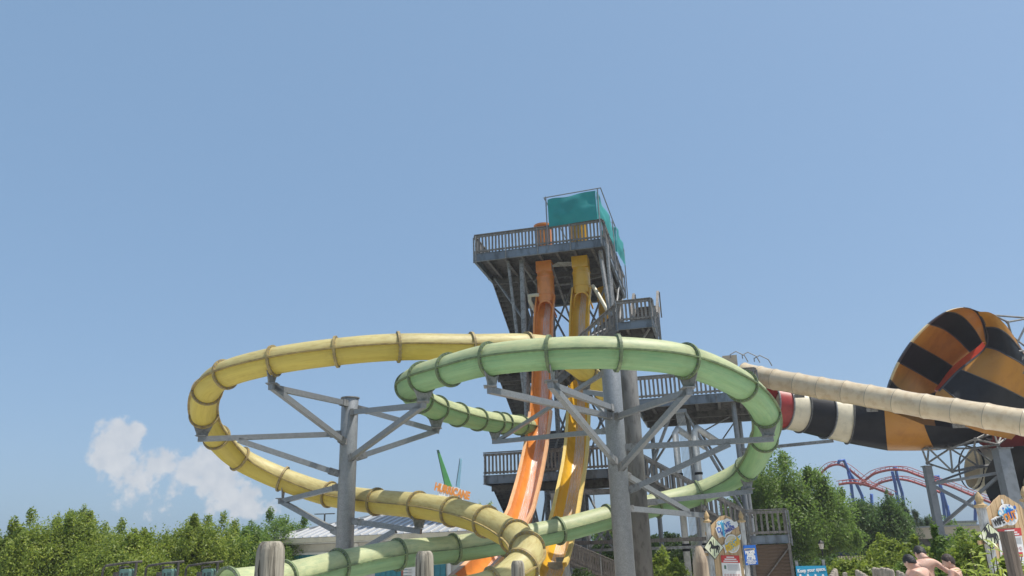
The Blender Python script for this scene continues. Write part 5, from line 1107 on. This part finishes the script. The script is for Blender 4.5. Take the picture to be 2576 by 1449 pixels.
    MB().grid(rows + [edge], closed=True).build('hair', hair, t, smooth=True)
    # swim shorts
    sh = MB()
    for sg in (-1, 1):
        sh.grid([[J(sg*.062 + math.cos(a)*rr, math.sin(a)*rr*.95, z) for a in np.linspace(0, 2*PI, 17)[:-1]] for rr, z in ((.10,.80),(.105,.70),(.10,.55),(.098,.44),(.09,.44))], closed=True)
    sh.grid([[J(math.cos(a)*ra, math.sin(a)*rb, z) for a in np.linspace(0, 2*PI, 25)[:-1]] for ra, rb, z in ((.112,.082,.84),(.122,.092,.82),(.135,.10,.74),(.14,.105,.66))], closed=True)
    sh.build('shorts', shorts, t, smooth=True); return t
def stand(x, y, Z, s): return gz(P(x, y, Z))
person('tallest shirtless boy with wet black hair, elbows out, seen from behind', gz(P(2330,1400,12.6)), .15, 1.60, dict(lean=.14, tilt=-.06, arms=(((-.31,-.04,.99),(-.27,.10,.80)), ((.33,-.05,.98),(.16,.06,.88))), head=-.25, nod=.7, hz=-.065, hf=.06), HAIR, mat('black_shorts', (.03,.03,.035), .7))
person('shorter shirtless boy with black hair bending in front of the tallest boy', gz(P(2336,1400,11.6)), -.5, 1.50, dict(lean=.42, tilt=-.12, arms=(((-.25,.12,.98),(-.2,.3,.85)), ((.25,.1,.98),(.2,.28,.84))), head=.1, nod=.6, hz=-.05, hf=.04), HAIR, mat('dark_shorts', (.05,.05,.06), .7))
person('shirtless boy with brown hair looking left, nearest the leafy plant', gz(P(2402,1400,12.2)), -.75, 1.43, dict(lean=.12, tilt=-.05, arms=(((-.24,.02,.95),(-.2,.2,.84)), ((.25,.02,.94),(.2,.2,.83))), head=-.35, nod=.25, hz=-.045, hf=.02), HAIRB, mat('navy_shorts', (.03,.05,.12), .7))

# ------------------------------------------------------------------ summer haze
hm = bpy.data.materials.new('summer_haze'); hm.use_nodes = True; hn, hl = hm.node_tree.nodes, hm.node_tree.links; hn.remove(hn['Principled BSDF'])
pv = hn.new('ShaderNodeVolumePrincipled'); pv.inputs['Color'].default_value = (.93,.95,.98,1); pv.inputs['Density'].default_value = .00065; pv.inputs['Anisotropy'].default_value = .2
hl.new(pv.outputs[0], hn['Material Output'].inputs['Volume'])
tag(MB().box((25, 78, 13), 330, 200, 28).build('haze', hm, origin=(25,78,0)), 'thin even summer haze filling the air', 'haze', kind='stuff')
SC.cycles.volume_max_steps = 64
